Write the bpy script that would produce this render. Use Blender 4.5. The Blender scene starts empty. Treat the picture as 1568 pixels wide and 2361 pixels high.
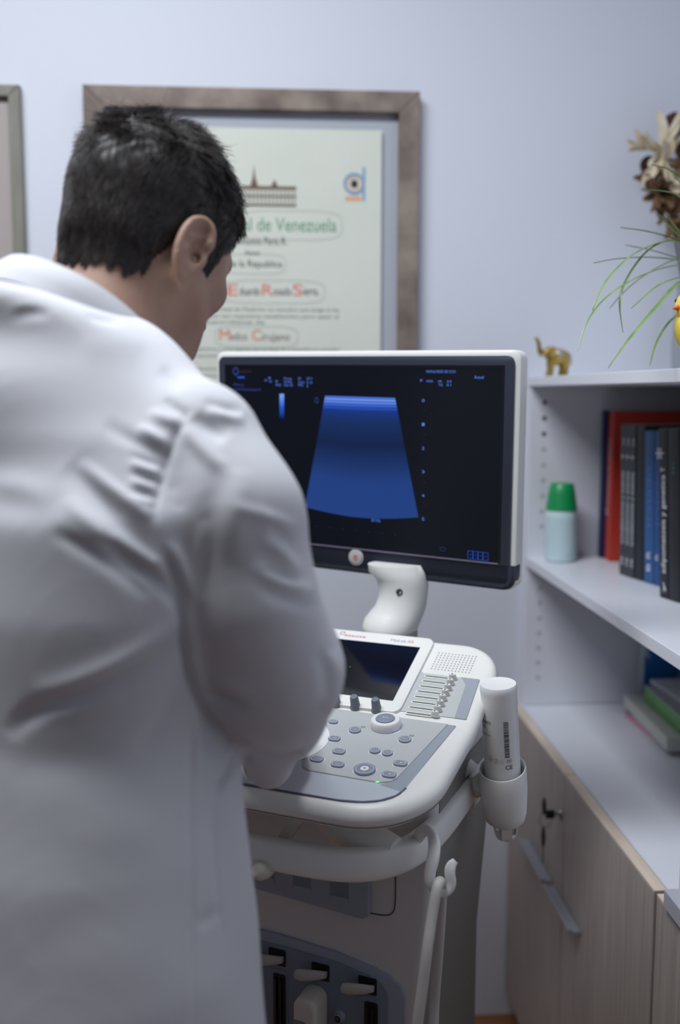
import bpy, bmesh, math, random
import numpy as np
from mathutils import Matrix, Vector
R_ = math.radians
random.seed(7); rng = np.random.default_rng(11)
scene = bpy.context.scene; COL = scene.collection

# ------------------------------------------------------------------ camera, world, lights, exposure
CAM_H = 1.52
yaw, pitch, roll = R_(3.9), R_(6.81), R_(.06)
FWD = Vector((math.sin(yaw)*math.cos(pitch), math.cos(yaw)*math.cos(pitch), -math.sin(pitch)))
r0 = Vector((math.cos(yaw), -math.sin(yaw), 0)); u0 = r0.cross(FWD)
RGT = r0*math.cos(roll)+u0*math.sin(roll); UPV = u0*math.cos(roll)-r0*math.sin(roll)
CAM = Vector((0, 0, CAM_H))
cd = bpy.data.cameras.new('camera'); cam = bpy.data.objects.new('camera', cd); COL.objects.link(cam)
cd.sensor_fit = 'VERTICAL'; cd.sensor_height = 36; cd.sensor_width = 24; cd.lens = 35
cd.clip_start = .02; cd.dof.use_dof = True; cd.dof.focus_distance = 1.27; cd.dof.aperture_fstop = 2.2
cam.matrix_world = Matrix(((RGT.x, UPV.x, -FWD.x, 0), (RGT.y, UPV.y, -FWD.y, 0), (RGT.z, UPV.z, -FWD.z, CAM_H), (0, 0, 0, 1)))
scene.camera = cam
scene.view_settings.view_transform = 'Standard'; scene.view_settings.look = 'None'
scene.view_settings.gamma = 1; scene.view_settings.use_curve_mapping = False
scene.view_settings.exposure = 0.07
w = bpy.data.worlds.new('world'); scene.world = w; w.use_nodes = True
w.node_tree.nodes['Background'].inputs[0].default_value = (.62, .68, .82, 1); w.node_tree.nodes['Background'].inputs[1].default_value = .05

def area(name, loc, size, power, color, rot=(0, 0, 0)):
    l = bpy.data.lights.new(name, 'AREA'); l.shape = 'RECTANGLE'; l.size, l.size_y = size; l.energy = power; l.color = color
    o = bpy.data.objects.new(name, l); o.location = loc; o.rotation_euler = rot; COL.objects.link(o); return o
area('ceiling_panel_light', (-.50, .99, 2.98), (1.1, .6), 45, (.90, .94, 1.0))
area('ceiling_panel_light', (-.5, -.9, 2.98), (.6, 1.2), 1.2, (.90, .94, 1.0))

F_PX = 2361*35/36
def at(x, y, d):          # a point seen at photo pixel (x, y), d metres along the view axis
    return CAM + (FWD + RGT*((x-784)/F_PX) - UPV*((y-1180.5)/F_PX))*d
def to_px(P):
    q = np.asarray(P)-np.array(CAM); d = q@np.array(FWD)
    return 784+F_PX*(q@np.array(RGT))/d, 1180.5-F_PX*(q@np.array(UPV))/d, d

# ------------------------------------------------------------------ materials
def srgb(c):
    c = [x/255 for x in c]
    return tuple(x/12.92 if x <= .04045 else ((x+.055)/1.055)**2.4 for x in c)+(1,)
MATS = {}
def mat(name, col, rough=.5, metal=0, noise=None, bump=None, spec=.5, sheen=0, emit=None, trans=0, sss=0, coords='Object'):
    if name in MATS: return MATS[name]
    m = bpy.data.materials.new(name); m.use_nodes = True; nt = m.node_tree; b = nt.nodes['Principled BSDF']
    c = srgb(col); b.inputs['Base Color'].default_value = c; b.inputs['Roughness'].default_value = rough
    b.inputs['Metallic'].default_value = metal; b.inputs['Specular IOR Level'].default_value = spec
    if sheen: b.inputs['Sheen Weight'].default_value = sheen
    if trans: b.inputs['Transmission Weight'].default_value = trans
    if sss:
        b.inputs['Subsurface Weight'].default_value = sss; b.inputs['Subsurface Radius'].default_value = (.02, .008, .004); b.inputs['Subsurface Scale'].default_value = .5
    if emit: b.inputs['Emission Color'].default_value = srgb(emit[0]); b.inputs['Emission Strength'].default_value = emit[1]
    tc = nt.nodes.new('ShaderNodeTexCoord')
    if noise:   # (scale, colour2, stretch, lo, hi)
        sc, c2, st, lo, hi = noise
        mp = nt.nodes.new('ShaderNodeMapping'); mp.inputs['Scale'].default_value = st
        n = nt.nodes.new('ShaderNodeTexNoise'); n.inputs['Scale'].default_value = sc; n.inputs['Detail'].default_value = 6
        rp = nt.nodes.new('ShaderNodeValToRGB'); rp.color_ramp.elements[0].position = lo; rp.color_ramp.elements[1].position = hi
        rp.color_ramp.elements[0].color = c; rp.color_ramp.elements[1].color = srgb(c2)
        nt.links.new(tc.outputs[coords], mp.inputs[0]); nt.links.new(mp.outputs[0], n.inputs['Vector'])
        nt.links.new(n.outputs[0], rp.inputs[0]); nt.links.new(rp.outputs[0], b.inputs['Base Color'])
    if bump:    # (scale, strength, stretch)
        sc, sg, st = bump
        mp = nt.nodes.new('ShaderNodeMapping'); mp.inputs['Scale'].default_value = st
        n = nt.nodes.new('ShaderNodeTexNoise'); n.inputs['Scale'].default_value = sc; n.inputs['Detail'].default_value = 3
        bp = nt.nodes.new('ShaderNodeBump'); bp.inputs['Strength'].default_value = sg; bp.inputs['Distance'].default_value = .002
        nt.links.new(tc.outputs[coords], mp.inputs[0]); nt.links.new(mp.outputs[0], n.inputs['Vector'])
        nt.links.new(n.outputs[0], bp.inputs['Height']); nt.links.new(bp.outputs[0], b.inputs['Normal'])
    MATS[name] = m; return m

M_wall = mat('wall paint', (216, 220, 230), .75, bump=(160, .06, (1, 1, 1)), spec=.2)
M_wall_dim = mat('darkened unseen wall', (108, 113, 126), .75, spec=.2)  # unseen walls, colour darkened to cut the bounce light
M_ceil = mat('ceiling paint', (214, 215, 220), .8)
M_floor = mat('wooden floor', (156, 106, 62), .45, noise=(3, (122, 80, 46), (1, 9, 1), .3, .7))
M_lam = mat('white melamine', (226, 228, 236), .35)
M_lamgrey = mat('grey melamine edge', (176, 178, 188), .4)
M_door = mat('pale ash laminate', (184, 173, 165), .5, noise=(16, (154, 144, 138), (14, 14, .35), .3, .72), bump=(120, .1, (10, 10, .4)))
M_dooredge_lit = mat('ash edge catching light', (232, 216, 200), .5, noise=(14, (208, 190, 172), (3, .4, 3), .3, .7))  # lighter than the doors: light caught on their top edge, put into the colour
M_alu = mat('brushed aluminium', (172, 174, 182), .45, 0.4)
M_plast = mat('warm white plastic', (236, 236, 231), .38, noise=(5, (229, 229, 224), (1, 1, 1), .3, .7))
M_plast2 = mat('cream plastic', (206, 203, 190), .42)
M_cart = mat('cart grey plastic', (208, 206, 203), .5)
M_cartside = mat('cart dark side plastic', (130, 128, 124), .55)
M_blue = mat('blue grey plastic', (152, 160, 174), .5)
M_blued = mat('darker blue grey plastic', (122, 130, 146), .5)
M_panel = mat('panel light grey', (190, 193, 192), .42)
M_palm = mat('palm rest grey', (190, 196, 204), .38)
M_stripe = mat('panel side stripe', (156, 163, 172), .42)
M_black = mat('black plastic', (30, 33, 44), .35)
M_void = mat('dark recess', (14, 14, 18), .6)
M_btn = mat('button grey', (140, 147, 160), .4)
M_ring = mat('white print', (232, 236, 240), .5)
M_knob = mat('knob grey', (112, 120, 128), .5)
M_whitep = mat('bright white plastic', (236, 236, 234), .32)
M_steel = mat('steel', (150, 150, 148), .3, .9)
M_ink = mat('black ink', (40, 42, 46), .6)
M_glass = mat('touch glass', (16, 17, 24), .06, spec=.8)

# ------------------------------------------------------------------ mesh builder
def tag(o, label=None, cat=None, group=None, kind=None):
    if label: o['label'] = label
    if cat: o['category'] = cat
    if group: o['group'] = group
    if kind: o['kind'] = kind
    return o
def empty(name, loc=(0, 0, 0), rz=0, label=None, cat=None, group=None):
    o = bpy.data.objects.new(name, None); o.location = loc; o.rotation_euler = (0, 0, rz); o.empty_display_size = .05
    COL.objects.link(o); return tag(o, label, cat, group)
TXT = {}
def text_geo(s):
    if s not in TXT:
        c = bpy.data.curves.new('t', 'FONT'); c.body = s; c.size = 1; c.align_x = 'CENTER'; c.align_y = 'CENTER'; c.resolution_u = 3
        o = bpy.data.objects.new('t', c); COL.objects.link(o); bpy.context.view_layer.update()
        me = bpy.data.meshes.new_from_object(o.evaluated_get(bpy.context.evaluated_depsgraph_get()))
        TXT[s] = ([tuple(v.co) for v in me.vertices], [tuple(p.vertices) for p in me.polygons])
        bpy.data.objects.remove(o); bpy.data.curves.remove(c); bpy.data.meshes.remove(me)
    return TXT[s]
def frame_m(o, x, y, z=None):
    x = Vector(x).normalized(); y = Vector(y); y = (y-x*y.dot(x)).normalized(); z = x.cross(y)
    return Matrix(((x.x, y.x, z.x, o[0]), (x.y, y.y, z.y, o[1]), (x.z, y.z, z.z, o[2]), (0, 0, 0, 1)))
class MB:
    def __init__(s): s.v = []; s.f = []; s.m = []
    def raw(s, vs, fs, M=None, mi=0):
        b = len(s.v)
        s.v += [tuple(M @ Vector(v)) if M is not None else tuple(v) for v in vs]
        s.f += [tuple(b+i for i in f) for f in fs]; s.m += [mi]*len(fs); return s
    def bm(s, bm, M=None, mi=0):
        bm.verts.index_update()
        s.raw([tuple(v.co) for v in bm.verts], [tuple(v.index for v in f.verts) for f in bm.faces], M, mi); bm.free(); return s
    def box(s, lo, hi, bev=0, M=None, mi=0, seg=2):
        bm = bmesh.new(); bmesh.ops.create_cube(bm, size=1)
        for v in bm.verts: v.co = Vector([lo[i]+(v.co[i]+.5)*(hi[i]-lo[i]) for i in range(3)])
        if bev: bmesh.ops.bevel(bm, geom=bm.edges[:], offset=bev, segments=seg, profile=.6, affect='EDGES')
        return s.bm(bm, M, mi)
    def prism(s, poly, z0, z1, bev=0, M=None, mi=0, seg=2, top_only=True):
        bm = bmesh.new(); n = len(poly)
        a = [bm.verts.new((p[0], p[1], z0)) for p in poly]; b = [bm.verts.new((p[0], p[1], z1)) for p in poly]
        bm.faces.new(a[::-1]); bm.faces.new(b)
        for i in range(n): bm.faces.new((a[i], a[(i+1) % n], b[(i+1) % n], b[i]))
        bmesh.ops.recalc_face_normals(bm, faces=bm.faces[:])
        if bev:
            es = [e for e in bm.edges if all(abs(v.co.z-z1) < 1e-7 for v in e.verts)]
            if not top_only: es += [e for e in bm.edges if all(abs(v.co.z-z0) < 1e-7 for v in e.verts)]
            bmesh.ops.bevel(bm, geom=es, offset=bev, segments=seg, profile=.6, affect='EDGES')
        return s.bm(bm, M, mi)
    def lathe(s, prof, M=None, seg=28, mi=0, sx=1, sy=1):
        vs = []; fs = []; n = len(prof)
        for r, z in prof:
            for k in range(seg):
                a = 2*math.pi*k/seg; vs.append((r*math.cos(a)*sx, r*math.sin(a)*sy, z))
        for i in range(n-1):
            for k in range(seg): fs.append((i*seg+k, i*seg+(k+1) % seg, (i+1)*seg+(k+1) % seg, (i+1)*seg+k))
        if prof[0][0] > 1e-6: fs.append(tuple(range(seg))[::-1])
        if prof[-1][0] > 1e-6: fs.append(tuple(range((n-1)*seg, n*seg)))
        return s.raw(vs, fs, M, mi)
    def loft(s, rings, caps=True, M=None, mi=0, closed=False):
        n = len(rings[0]); vs = [p for r in rings for p in r]; fs = []; L = len(rings)
        for i in range(L if closed else L-1):
            j = (i+1) % L
            for k in range(n): fs.append((i*n+k, i*n+(k+1) % n, j*n+(k+1) % n, j*n+k))
        if caps and not closed: fs.append(tuple(range(n))[::-1]); fs.append(tuple(range((L-1)*n, L*n)))
        return s.raw(vs, fs, M, mi)
    def tube(s, path, rad, seg=12, sec=None, up=(0, 0, 1), M=None, mi=0, smooth=0, closed=False):
        P = [Vector(p) for p in path]; rr = list(rad) if hasattr(rad, '__len__') else [rad]*len(P)
        for _ in range(smooth):
            Q = []; q = []
            for i in range(len(P)-1):
                Q += [P[i]*.75+P[i+1]*.25, P[i]*.25+P[i+1]*.75]; q += [rr[i]*.75+rr[i+1]*.25, rr[i]*.25+rr[i+1]*.75]
            P = [P[0]]+Q+[P[-1]]; rr = [rr[0]]+q+[rr[-1]]
        rings = []; U = Vector(up)
        for i, p in enumerate(P):
            t = (P[min(i+1, len(P)-1)]-P[max(i-1, 0)]).normalized()
            x = t.cross(U); x = x.normalized() if x.length > 1e-4 else Vector((1, 0, 0)); y = x.cross(t).normalized()
            if not sec: U = y if abs(U.dot(t)) > .95 else U
            if sec: rings.append([tuple(p+x*a*rr[i]+y*b*rr[i]) for a, b in sec])
            else: rings.append([tuple(p+(x*math.cos(2*math.pi*k/seg)+y*math.sin(2*math.pi*k/seg))*rr[i]) for k in range(seg)])
        return s.loft(rings, True, M, mi)
    def ball(s, c, r, M=None, mi=0, seg=20, rings=12, R3=None):
        vs = []; fs = []; r = r if hasattr(r, '__len__') else (r, r, r)
        prof = [(math.sin(math.pi*i/rings), -math.cos(math.pi*i/rings)) for i in range(rings+1)]
        T = Matrix.Translation(c) @ (R3.to_4x4() if R3 else Matrix.Identity(4)) @ Matrix.Diagonal((*r, 1))
        prof[0] = (1e-4, -1); prof[-1] = (1e-4, 1)
        return s.lathe(prof, (M @ T) if M is not None else T, seg, mi)
    def text(s, t, size, M, mi=0, wide=None):
        vs, fs = text_geo(t); sx = size
        if wide:
            xs = [v[0] for v in vs]; sx = wide/(max(xs)-min(xs)+1e-6)
        return s.raw([(v[0]*sx, v[1]*size, 0) for v in vs], fs, M, mi)
    def ring2d(s, cx, cy, rx, ry, wdt, M, mi=0, seg=28, z=0, e=2, a0=0, a1=2*math.pi):
        vs = []; fs = []
        def pt(a, x, y):
            c, d = math.cos(a), math.sin(a)
            return (cx+x*math.copysign(abs(c)**(2/e), c), cy+y*math.copysign(abs(d)**(2/e), d), z)
        full = abs(a1-a0-2*math.pi) < 1e-6; n = seg if full else seg+1
        for k in range(n):
            a = a0+(a1-a0)*k/seg; vs += [pt(a, rx, ry), pt(a, rx-wdt, ry-wdt)]
        for k in range(seg):
            i, j = 2*k, 2*((k+1) % n); fs.append((i, j, j+1, i+1))
        return s.raw(vs, fs, M, mi)
    def build(s, name, mats, parent=None, smooth=True, ang=35, label=None, cat=None, group=None, kind=None, flip=False):
        me = bpy.data.meshes.new(name); me.from_pydata(s.v, [], s.f)
        mats = mats if isinstance(mats, (list, tuple)) else [mats]
        for m in mats: me.materials.append(m)
        me.polygons.foreach_set('material_index', s.m); me.update()
        if smooth:
            me.polygons.foreach_set('use_smooth', [True]*len(me.polygons)); me.set_sharp_from_angle(angle=R_(ang))
        o = bpy.data.objects.new(name, me); COL.objects.link(o)
        if parent: o.parent = parent
        return tag(o, label, cat, group, kind)
def rrect(x0, y0, x1, y1, r, n=6):
    r = r if hasattr(r, '__len__') else (r,)*4; out = []
    for (cx, cy, a), rr in zip([(x1, y0, -90), (x1, y1, 0), (x0, y1, 90), (x0, y0, 180)], r):
        sx = -1 if cx == x1 else 1; sy = 1 if cy == y0 else -1
        for k in range(n+1):
            t = R_(a+90*k/n); out.append((cx+sx*rr+rr*math.cos(t), cy+sy*rr+rr*math.sin(t)))
    return out
def selli(cx, cy, rx, ry, e=2, n=28):
    out = []
    for k in range(n):
        a = 2*math.pi*k/n; c, d = math.cos(a), math.sin(a)
        out.append((cx+rx*math.copysign(abs(c)**(2/e), c), cy+ry*math.copysign(abs(d)**(2/e), d)))
    return out

# ------------------------------------------------------------------ room
XL, XR, YB, YF, ZC = -2.2, .96, 2.26, -1.9, 3.0
def wallbox(name, lo, hi, m): return MB().box(lo, hi).build(name, m, smooth=False, kind='structure')
wallbox('wall_back', (XL-.1, YB, 0), (XR+.1, YB+.1, ZC), M_wall)
wallbox('wall_right', (XR, YF, 0), (XR+.1, YB, ZC), M_wall)
wallbox('wall_left', (XL-.1, YF, 0), (XL, YB, ZC), M_wall_dim)
wallbox('wall_front', (XL-.1, YF-.1, 0), (XR+.1, YF, ZC), M_wall_dim)
wallbox('floor', (XL-.1, YF-.1, -.1), (XR+.1, YB+.1, 0), M_floor)
wallbox('ceiling', (XL-.1, YF-.1, ZC), (XR+.1, YB+.1, ZC+.1), M_ceil)

# ------------------------------------------------------------------ framed diploma and framed picture
M_frame = mat('weathered brown wood', (150, 136, 124), .6, noise=(12, (104, 90, 82), (1, 1, 1), .35, .68), bump=(60, .4, (1, 1, 1)))
M_frame2 = mat('grey green wood', (140, 138, 128), .6, noise=(10, (118, 115, 104), (4, 4, .5), .3, .7))
M_mount = mat('grey mount board', (176, 181, 190), .8)
M_paper = mat('cream parchment', (222, 225, 214), .8, noise=(3, (214, 218, 205), (1, 1, 1), .3, .7))
M_green = mat('green lettering', (96, 158, 122), .8); M_red = mat('red lettering', (226, 112, 82), .8)
M_greyink = mat('grey lettering', (120, 124, 112), .8); M_brown = mat('engraving brown', (120, 100, 84), .8)
M_pale = mat('pale ink wash', (188, 192, 186), .8); M_sky = mat('stamp blue', (128, 168, 200), .8); M_orange = mat('stamp orange', (226, 170, 130), .8)
def frame_bars(x0, z0, x1, z1, wd, y, dep):
    mb = MB(); bev = .003
    for quad in ([(x0, z0), (x1, z0), (x1-wd, z0+wd), (x0+wd, z0+wd)], [(x1, z0), (x1, z1), (x1-wd, z1-wd), (x1-wd, z0+wd)],
                 [(x1, z1), (x0, z1), (x0+wd, z1-wd), (x1-wd, z1-wd)], [(x0, z1), (x0, z0), (x0+wd, z0+wd), (x0+wd, z1-wd)]):
        mb.prism(quad, 0, dep, bev, Matrix(((1, 0, 0, 0), (0, 0, -1, y), (0, 1, 0, 0), (0, 0, 0, 1))))
    return mb
fx0, fx1, fz0, fz1 = -.395, .325, 1.36, 2.168
dip = empty('framed_diploma', (-.035, YB, fz0), 0, 'large brown wooden frame with a cream diploma, hanging behind the monitor', 'picture frame')
def loc(o, root):
    o.parent = root; o.matrix_parent_inverse = Matrix.Translation(-Vector(root.location)); return o
loc(frame_bars(fx0, fz0, fx1, fz1, .045, YB-.001, .032).build('frame', M_frame, smooth=False), dip)
loc(MB().box((fx0+.04, YB-.012, fz0+.04), (fx1-.04, YB-.002, fz1-.04)).build('mount_board', M_mount, smooth=False), dip)
px0, px1, pz0, pz1 = -.313, .243, 1.44, 2.088
paper = loc(MB().box((px0, YB-.021, pz0), (px1, YB-.0195, pz1)).build('diploma_paper', M_paper, smooth=False), dip)
YT = YB-.0215
def onwall(x, z, y=YT): return Matrix(((1, 0, 0, x), (0, 0, -1, y), (0, 1, 0, z), (0, 0, 0, 1)))
def wpx(x, y, Y=YT):      # photo pixel to wall plane
    r = FWD + RGT*((x-784)/F_PX) - UPV*((y-1180.5)/F_PX); t = (Y-CAM.y)/r.y; p = CAM+r*t; return p.x, p.z

def subp(o, p): o.parent = p; o.matrix_parent_inverse = Matrix.Identity(4); return o
def scrsub(o): return subp(o, paper)
def sub(items, name, m):
    for (s, xa, xb, y, h) in items:
        (x1, z1), (x2, _) = wpx(xa, y), wpx(xb, y)
        scrsub(MB().text(s, h, onwall((x1+x2)/2, z1), 0, wide=x2-x1).build(name, m, smooth=False))
sub([('Universidad Central de Venezuela', 300, 775, 515, .042)], 'green_lettering', M_green)
sub([('Antonio Paris R.', 545, 662, 556, .024), ('Rector', 566, 600, 583, .014), ('de la Republica', 525, 650, 608, .022),
     ('Por cuanto Jose', 440, 520, 668, .026), ('duardo', 553, 600, 672, .026), ('osado', 630, 672, 672, .026), ('ierra.', 700, 735, 672, .026)], 'black_lettering', M_ink)
sub([('Ha cursado en la Facultad de Medicina los estudios que exige la ley', 380, 782, 712, .011), ('y ha cumplido con los requisitos establecidos para optar al', 380, 782, 728, .011),
     ('titulo correspondiente de', 380, 610, 742, .011)]+[('con todos los derechos y prerrogativas que las leyes de la Republica le conceden', 385, 782, yy, .010) for yy in (804, 820, 850, 866, 884)], 'small_lettering', M_greyink)
sub([('E', 524, 548, 670, .036), ('R', 603, 628, 670, .036), ('S', 675, 698, 670, .036), ('M', 506, 530, 774, .034), ('C', 581, 602, 774, .034)], 'red_initials', M_red)
sub([('edico', 532, 570, 776, .026), ('irujano', 604, 668, 777, .026)], 'brown_lettering', M_brown)
mb = MB()      # oval flourishes around the names
for (xa, xb, y, hh) in ((545, 790, 518, .032), (515, 660, 608, .022), (510, 750, 672, .026), (495, 688, 776, .024)):
    (x1, z1), (x2, _) = wpx(xa, y), wpx(xb, y); scrsub(MB().ring2d((x1+x2)/2, z1, (x2-x1)/2, hh, .002, onwall(0, 0), 0, 40, 0, 4).build('flourish', M_pale, smooth=False))

mb = MB()      # engraved building
bx0, bz0 = wpx(470, 474); bx1, bz1 = wpx(683, 430)
M0 = onwall(0, 0)
def q2(mb, x0, z0, x1, z1, mi=0, M=None): mb.raw([(x0, z0, 0), (x1, z0, 0), (x1, z1, 0), (x0, z1, 0)], [(0, 1, 2, 3)], M or M0, mi)
q2(mb, bx0, bz1-.007, bx1, bz1); q2(mb, bx0, bz0, bx1, bz0+.004); q2(mb, bx0, (bz0+bz1)/2-.0015, bx1, (bz0+bz1)/2+.0015)
k = 0
while bx0+k*.0085 < bx1: q2(mb, bx0+k*.0085, bz0, bx0+k*.0085+.0028, bz1-.007); k += 1
tx, tz = wpx(586, 430); _, tz2 = wpx(586, 380)
mb.raw([(tx-.009, tz, 0), (tx+.009, tz, 0), (tx+.003, tz+.02, 0), (tx, tz2, 0), (tx-.003, tz+.02, 0)], [(0, 1, 2, 3, 4)], M0)
tx, tz = wpx(633, 430); mb.raw([(tx-.008, tz, 0), (tx+.008, tz, 0), (tx, tz+.015, 0)], [(0, 1, 2)], M0)
scrsub(mb.build('engraving', M_brown, smooth=False))
mb = MB()      # round seal, top right
sx_, sz_ = wpx(817, 424)
q2(mb, sx_+.018, sz_-.036, sx_+.024, sz_+.036, 1)
mb.ring2d(sx_, sz_, .024, .024, .006, M0, 1, z=.0003); mb.ring2d(sx_, sz_, .017, .017, .003, M0, 2, z=.0003)
mb.ring2d(sx_, sz_, .008, .009, .008, M0, 0, z=.0003); q2(mb, sx_-.02, sz_-.036, sx_+.016, sz_-.027, 2)
scrsub(mb.build('seal', [M_ink, M_sky, M_orange], smooth=False))

M_pic = mat('pinkish grey picture panel', (172, 163, 160), .7)
pic = empty('framed_picture', (-.85, YB, 1.4), 0, 'grey-green wooden picture frame cut off by the left edge of the photo', 'picture frame')
loc(frame_bars(-1.2, 1.35, -.528, 2.166, .024, YB-.001, .026).build('frame', M_frame2, smooth=False), pic)
loc(MB().box((-1.18, YB-.012, 1.37), (-.548, YB-.002, 2.146)).build('picture_panel', M_pic, smooth=False), pic)

# ------------------------------------------------------------------ bookcase on the cabinet, right
XB = .583; XBK = .955; ZT = 1.556; ZM = 1.146; ZCAB = .79; T = .02; YN = 1.40
bk = empty('bookcase', (.77, 1.8, ZCAB), 0, 'white open bookcase unit standing on the low cabinet', 'bookcase')
def bpart(lo, hi, name, m=M_lam, bev=.001): return loc(MB().box(lo, hi, bev, seg=1).build(name, m, smooth=False), bk)
sp = MB().box((XB+.002, YB-.020, ZCAB+.0005), (XBK, YB-.001, ZT-T-.0003), .001, seg=1)
side = loc(sp.build('side_panel', M_lam, smooth=False), bk)
zs = [1.499-.0355*k for k in range(9)]+[1.070-.0355*k for k in range(7)]
Mh1, Mh2 = mat('brass peg hole', (96, 88, 76), .5, .3), mat('white plugged hole', (188, 190, 196), .5)
for i, z in enumerate(zs):
    subp(MB().lathe([(.0001, 0), (.0055, 0), (.0055, .0004)][::-1], Matrix(((1, 0, 0, XB+.036), (0, 0, -1, YB-.0202), (0, 1, 0, z), (0, 0, 0, 1))), 14).build('peg_hole' if i < 3 else 'plugged_hole', Mh1 if i < 3 else Mh2), side)
bpart((XB, YN, ZT-T), (XBK, YB-.001, ZT), 'top_board')
bpart((XB, 1.30, ZM-.022), (XBK, YB-.0205, ZM), 'shelf')
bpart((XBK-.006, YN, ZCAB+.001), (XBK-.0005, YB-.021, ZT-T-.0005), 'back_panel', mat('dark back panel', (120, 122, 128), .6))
bpart((XB+.001, 1.315, ZCAB+.001), (XBK-.007, 1.333, ZM-.0225), 'side_panel')

# ------------------------------------------------------------------ low cabinets
XD = .560
def cabinet(x0, y0, y1, label, doors):
    c = empty('low_cabinet', (.77, (y0+y1)/2, 0), 0, label, 'cabinet')
    loc(MB().box((XD+.021, y0, .06), (XBK, y1, ZCAB-.0005), .001).build('body', M_lam, smooth=False), c)
    loc(MB().box((XD+.05, y0, .0), (XBK, y1, .0595)).build('plinth', M_lamgrey, smooth=False), c)
    for (a, b, ha, hb, hz) in doors:
        d = loc(MB().box((XD, a, .07), (XD+.019, b, ZCAB-.004), .0015).build('door', M_door, smooth=False), c)
        e = MB().box((XD, a, ZCAB-.004), (XD+.019, b, ZCAB-.0005), .0006).build('door_edge', M_dooredge_lit, smooth=False)
        subp(e, d)
        if ha is not None:
            h = MB().prism([(XD-.001, 0), (XD-.022, 0), (XD-.024, .003), (XD-.024, .010), (XD-.018, .010), (XD-.018, .005), (XD-.001, .005)], ha, hb, 0, Matrix(((1, 0, 0, 0), (0, 0, 1, 0), (0, 1, 0, hz), (0, 0, 0, 1)))).build('handle', M_alu, smooth=False)
            subp(h, d)
    return c
cab = cabinet(XD, 1.358, YB-.002, 'low cabinet with two pale ash doors under the bookcase', [(1.815, YB-.006, 1.878, 2.07, .535), (1.362, 1.811, 1.69, 1.862, .533)])
wt = MB().box((XD+.0215, 1.338, ZCAB), (XBK-.008, YB-.022, ZCAB+.0004)).build('cabinet_top', M_lam, smooth=False); loc(wt, cab)
cylk = MB().lathe([(.0001, .004), (.010, .004), (.011, .002), (.011, 0)], frame_m((XD, 1.837, .70), (0, -1, 0), (0, 0, 1)) @ Matrix.Rotation(0, 4, 'X'), 20).build('lock', M_steel); loc(cylk, cab)
cab2 = cabinet(XD, .6, 1.355, 'nearer low cabinet with a pale ash door at the right edge', [(.604, 1.352, None, None, 0)])
loc(MB().box((XD-.006, .6, ZCAB), (XBK, 1.314, ZCAB+.027), .0015).build('worktop', M_lamgrey, smooth=False), cab2)
# key hanging in the lock
M_keyblk = mat('black key head', (24, 30, 28), .4)
ky = empty('key_set', (XD-.012, 1.837, .70), 0, 'black-headed keys hanging from the cabinet lock', 'keys')
kb = MB().box((XD-.030, 1.834, .692), (XD-.012, 1.840, .708), .001); loc(kb.build('key_head', M_keyblk), ky)
kb = MB().tube([(XD-.012, 1.837, .70), (XD+.0, 1.837, .70)], .003, 8); loc(kb.build('key_shaft', M_steel), ky)
kb = MB().ball((XD-.034, 1.835, .655), (.004, .009, .022)); loc(kb.build('key_head', M_keyblk), ky)
kb = MB().ball((XD-.034, 1.835, .718), (.004, .009, .018)); loc(kb.build('key_head', M_keyblk), ky)
kb = MB().box((XD-.0355, 1.832, .600), (XD-.0325, 1.838, .636), .0005); loc(kb.build('key_blade', M_steel), ky)
kb = MB().tube([(XD-.03+.012*math.cos(a), 1.8365, .690+.016*math.sin(a)) for a in np.linspace(0, 6.4, 26)], .0009, 6); loc(kb.build('key_ring', M_steel), ky)

# ------------------------------------------------------------------ books on the middle shelf
def book(y, x, wdt, hgt, dep, lean, cover, label, texts=(), cat='book', tilt=14, extra=None):
    """spine faces -X at x; y = spine centre, lean = top tips towards +Y"""
    b = empty('book', (x, y, ZM+.0006+max(0, abs(math.sin(lean))*wdt*.5)), 0, label, cat, 'books and folders on the middle shelf')
    b.rotation_euler = (-lean, 0, R_(tilt))
    c = MB().box((0, -wdt/2, 0), (dep, wdt/2, hgt), .0012).build('cover', cover, b)
    MB().box((.002, -wdt/2+.0015, hgt-.0001), (dep+.0004, wdt/2-.0015, hgt+.0004)).build('pages', mat('page block', (206, 202, 192), .8), b, smooth=False)
    for (s, z, ln, size, m, off) in texts:
        # reading upwards along the spine
        M = Matrix(((0, 0, -1, -.0005), (0, -1, 0, off), (-1, 0, 0, z), (0, 0, 0, 1)))
        M = frame_m((-.0006, off, z), (0, 0, -1), (0, -1, 0)); M = frame_m((-.0006, off, z), (0, 0, 1), (0, 1, 0))
        o = MB().text(s, size, M, 0, wide=ln).build('spine_lettering', m, b, smooth=False)
    return b
M_w = mat('white spine print', (236, 238, 242), .6); M_tan = mat('tan spine print', (214, 160, 120), .6)
Bn = mat('navy cover', (14, 18, 78), .5); Br = mat('red cover', (196, 56, 40), .5); Bk = mat('black cover', (28, 30, 36), .45); Bb = mat('blue cover', (44, 92, 150), .45)
Bb2 = mat('deep blue cover', (30, 78, 140), .45); Bgry = mat('charcoal cover', (52, 56, 64), .45)
book(2.212, .748, .026, .335, .19, 0, Bn, 'tall dark navy folder, furthest back in the row of books', tilt=0)
book(2.172, .752, .034, .335, .19, 0, Br, 'tall red book with white and tan spine lettering', [('Diccionario de Medicina', .20, .15, .013, M_w, .006), ('Manual Harrison', .06, .09, .010, M_tan, -.008), ('M', .11, .014, .02, M_w, .008)], tilt=0)
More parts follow.
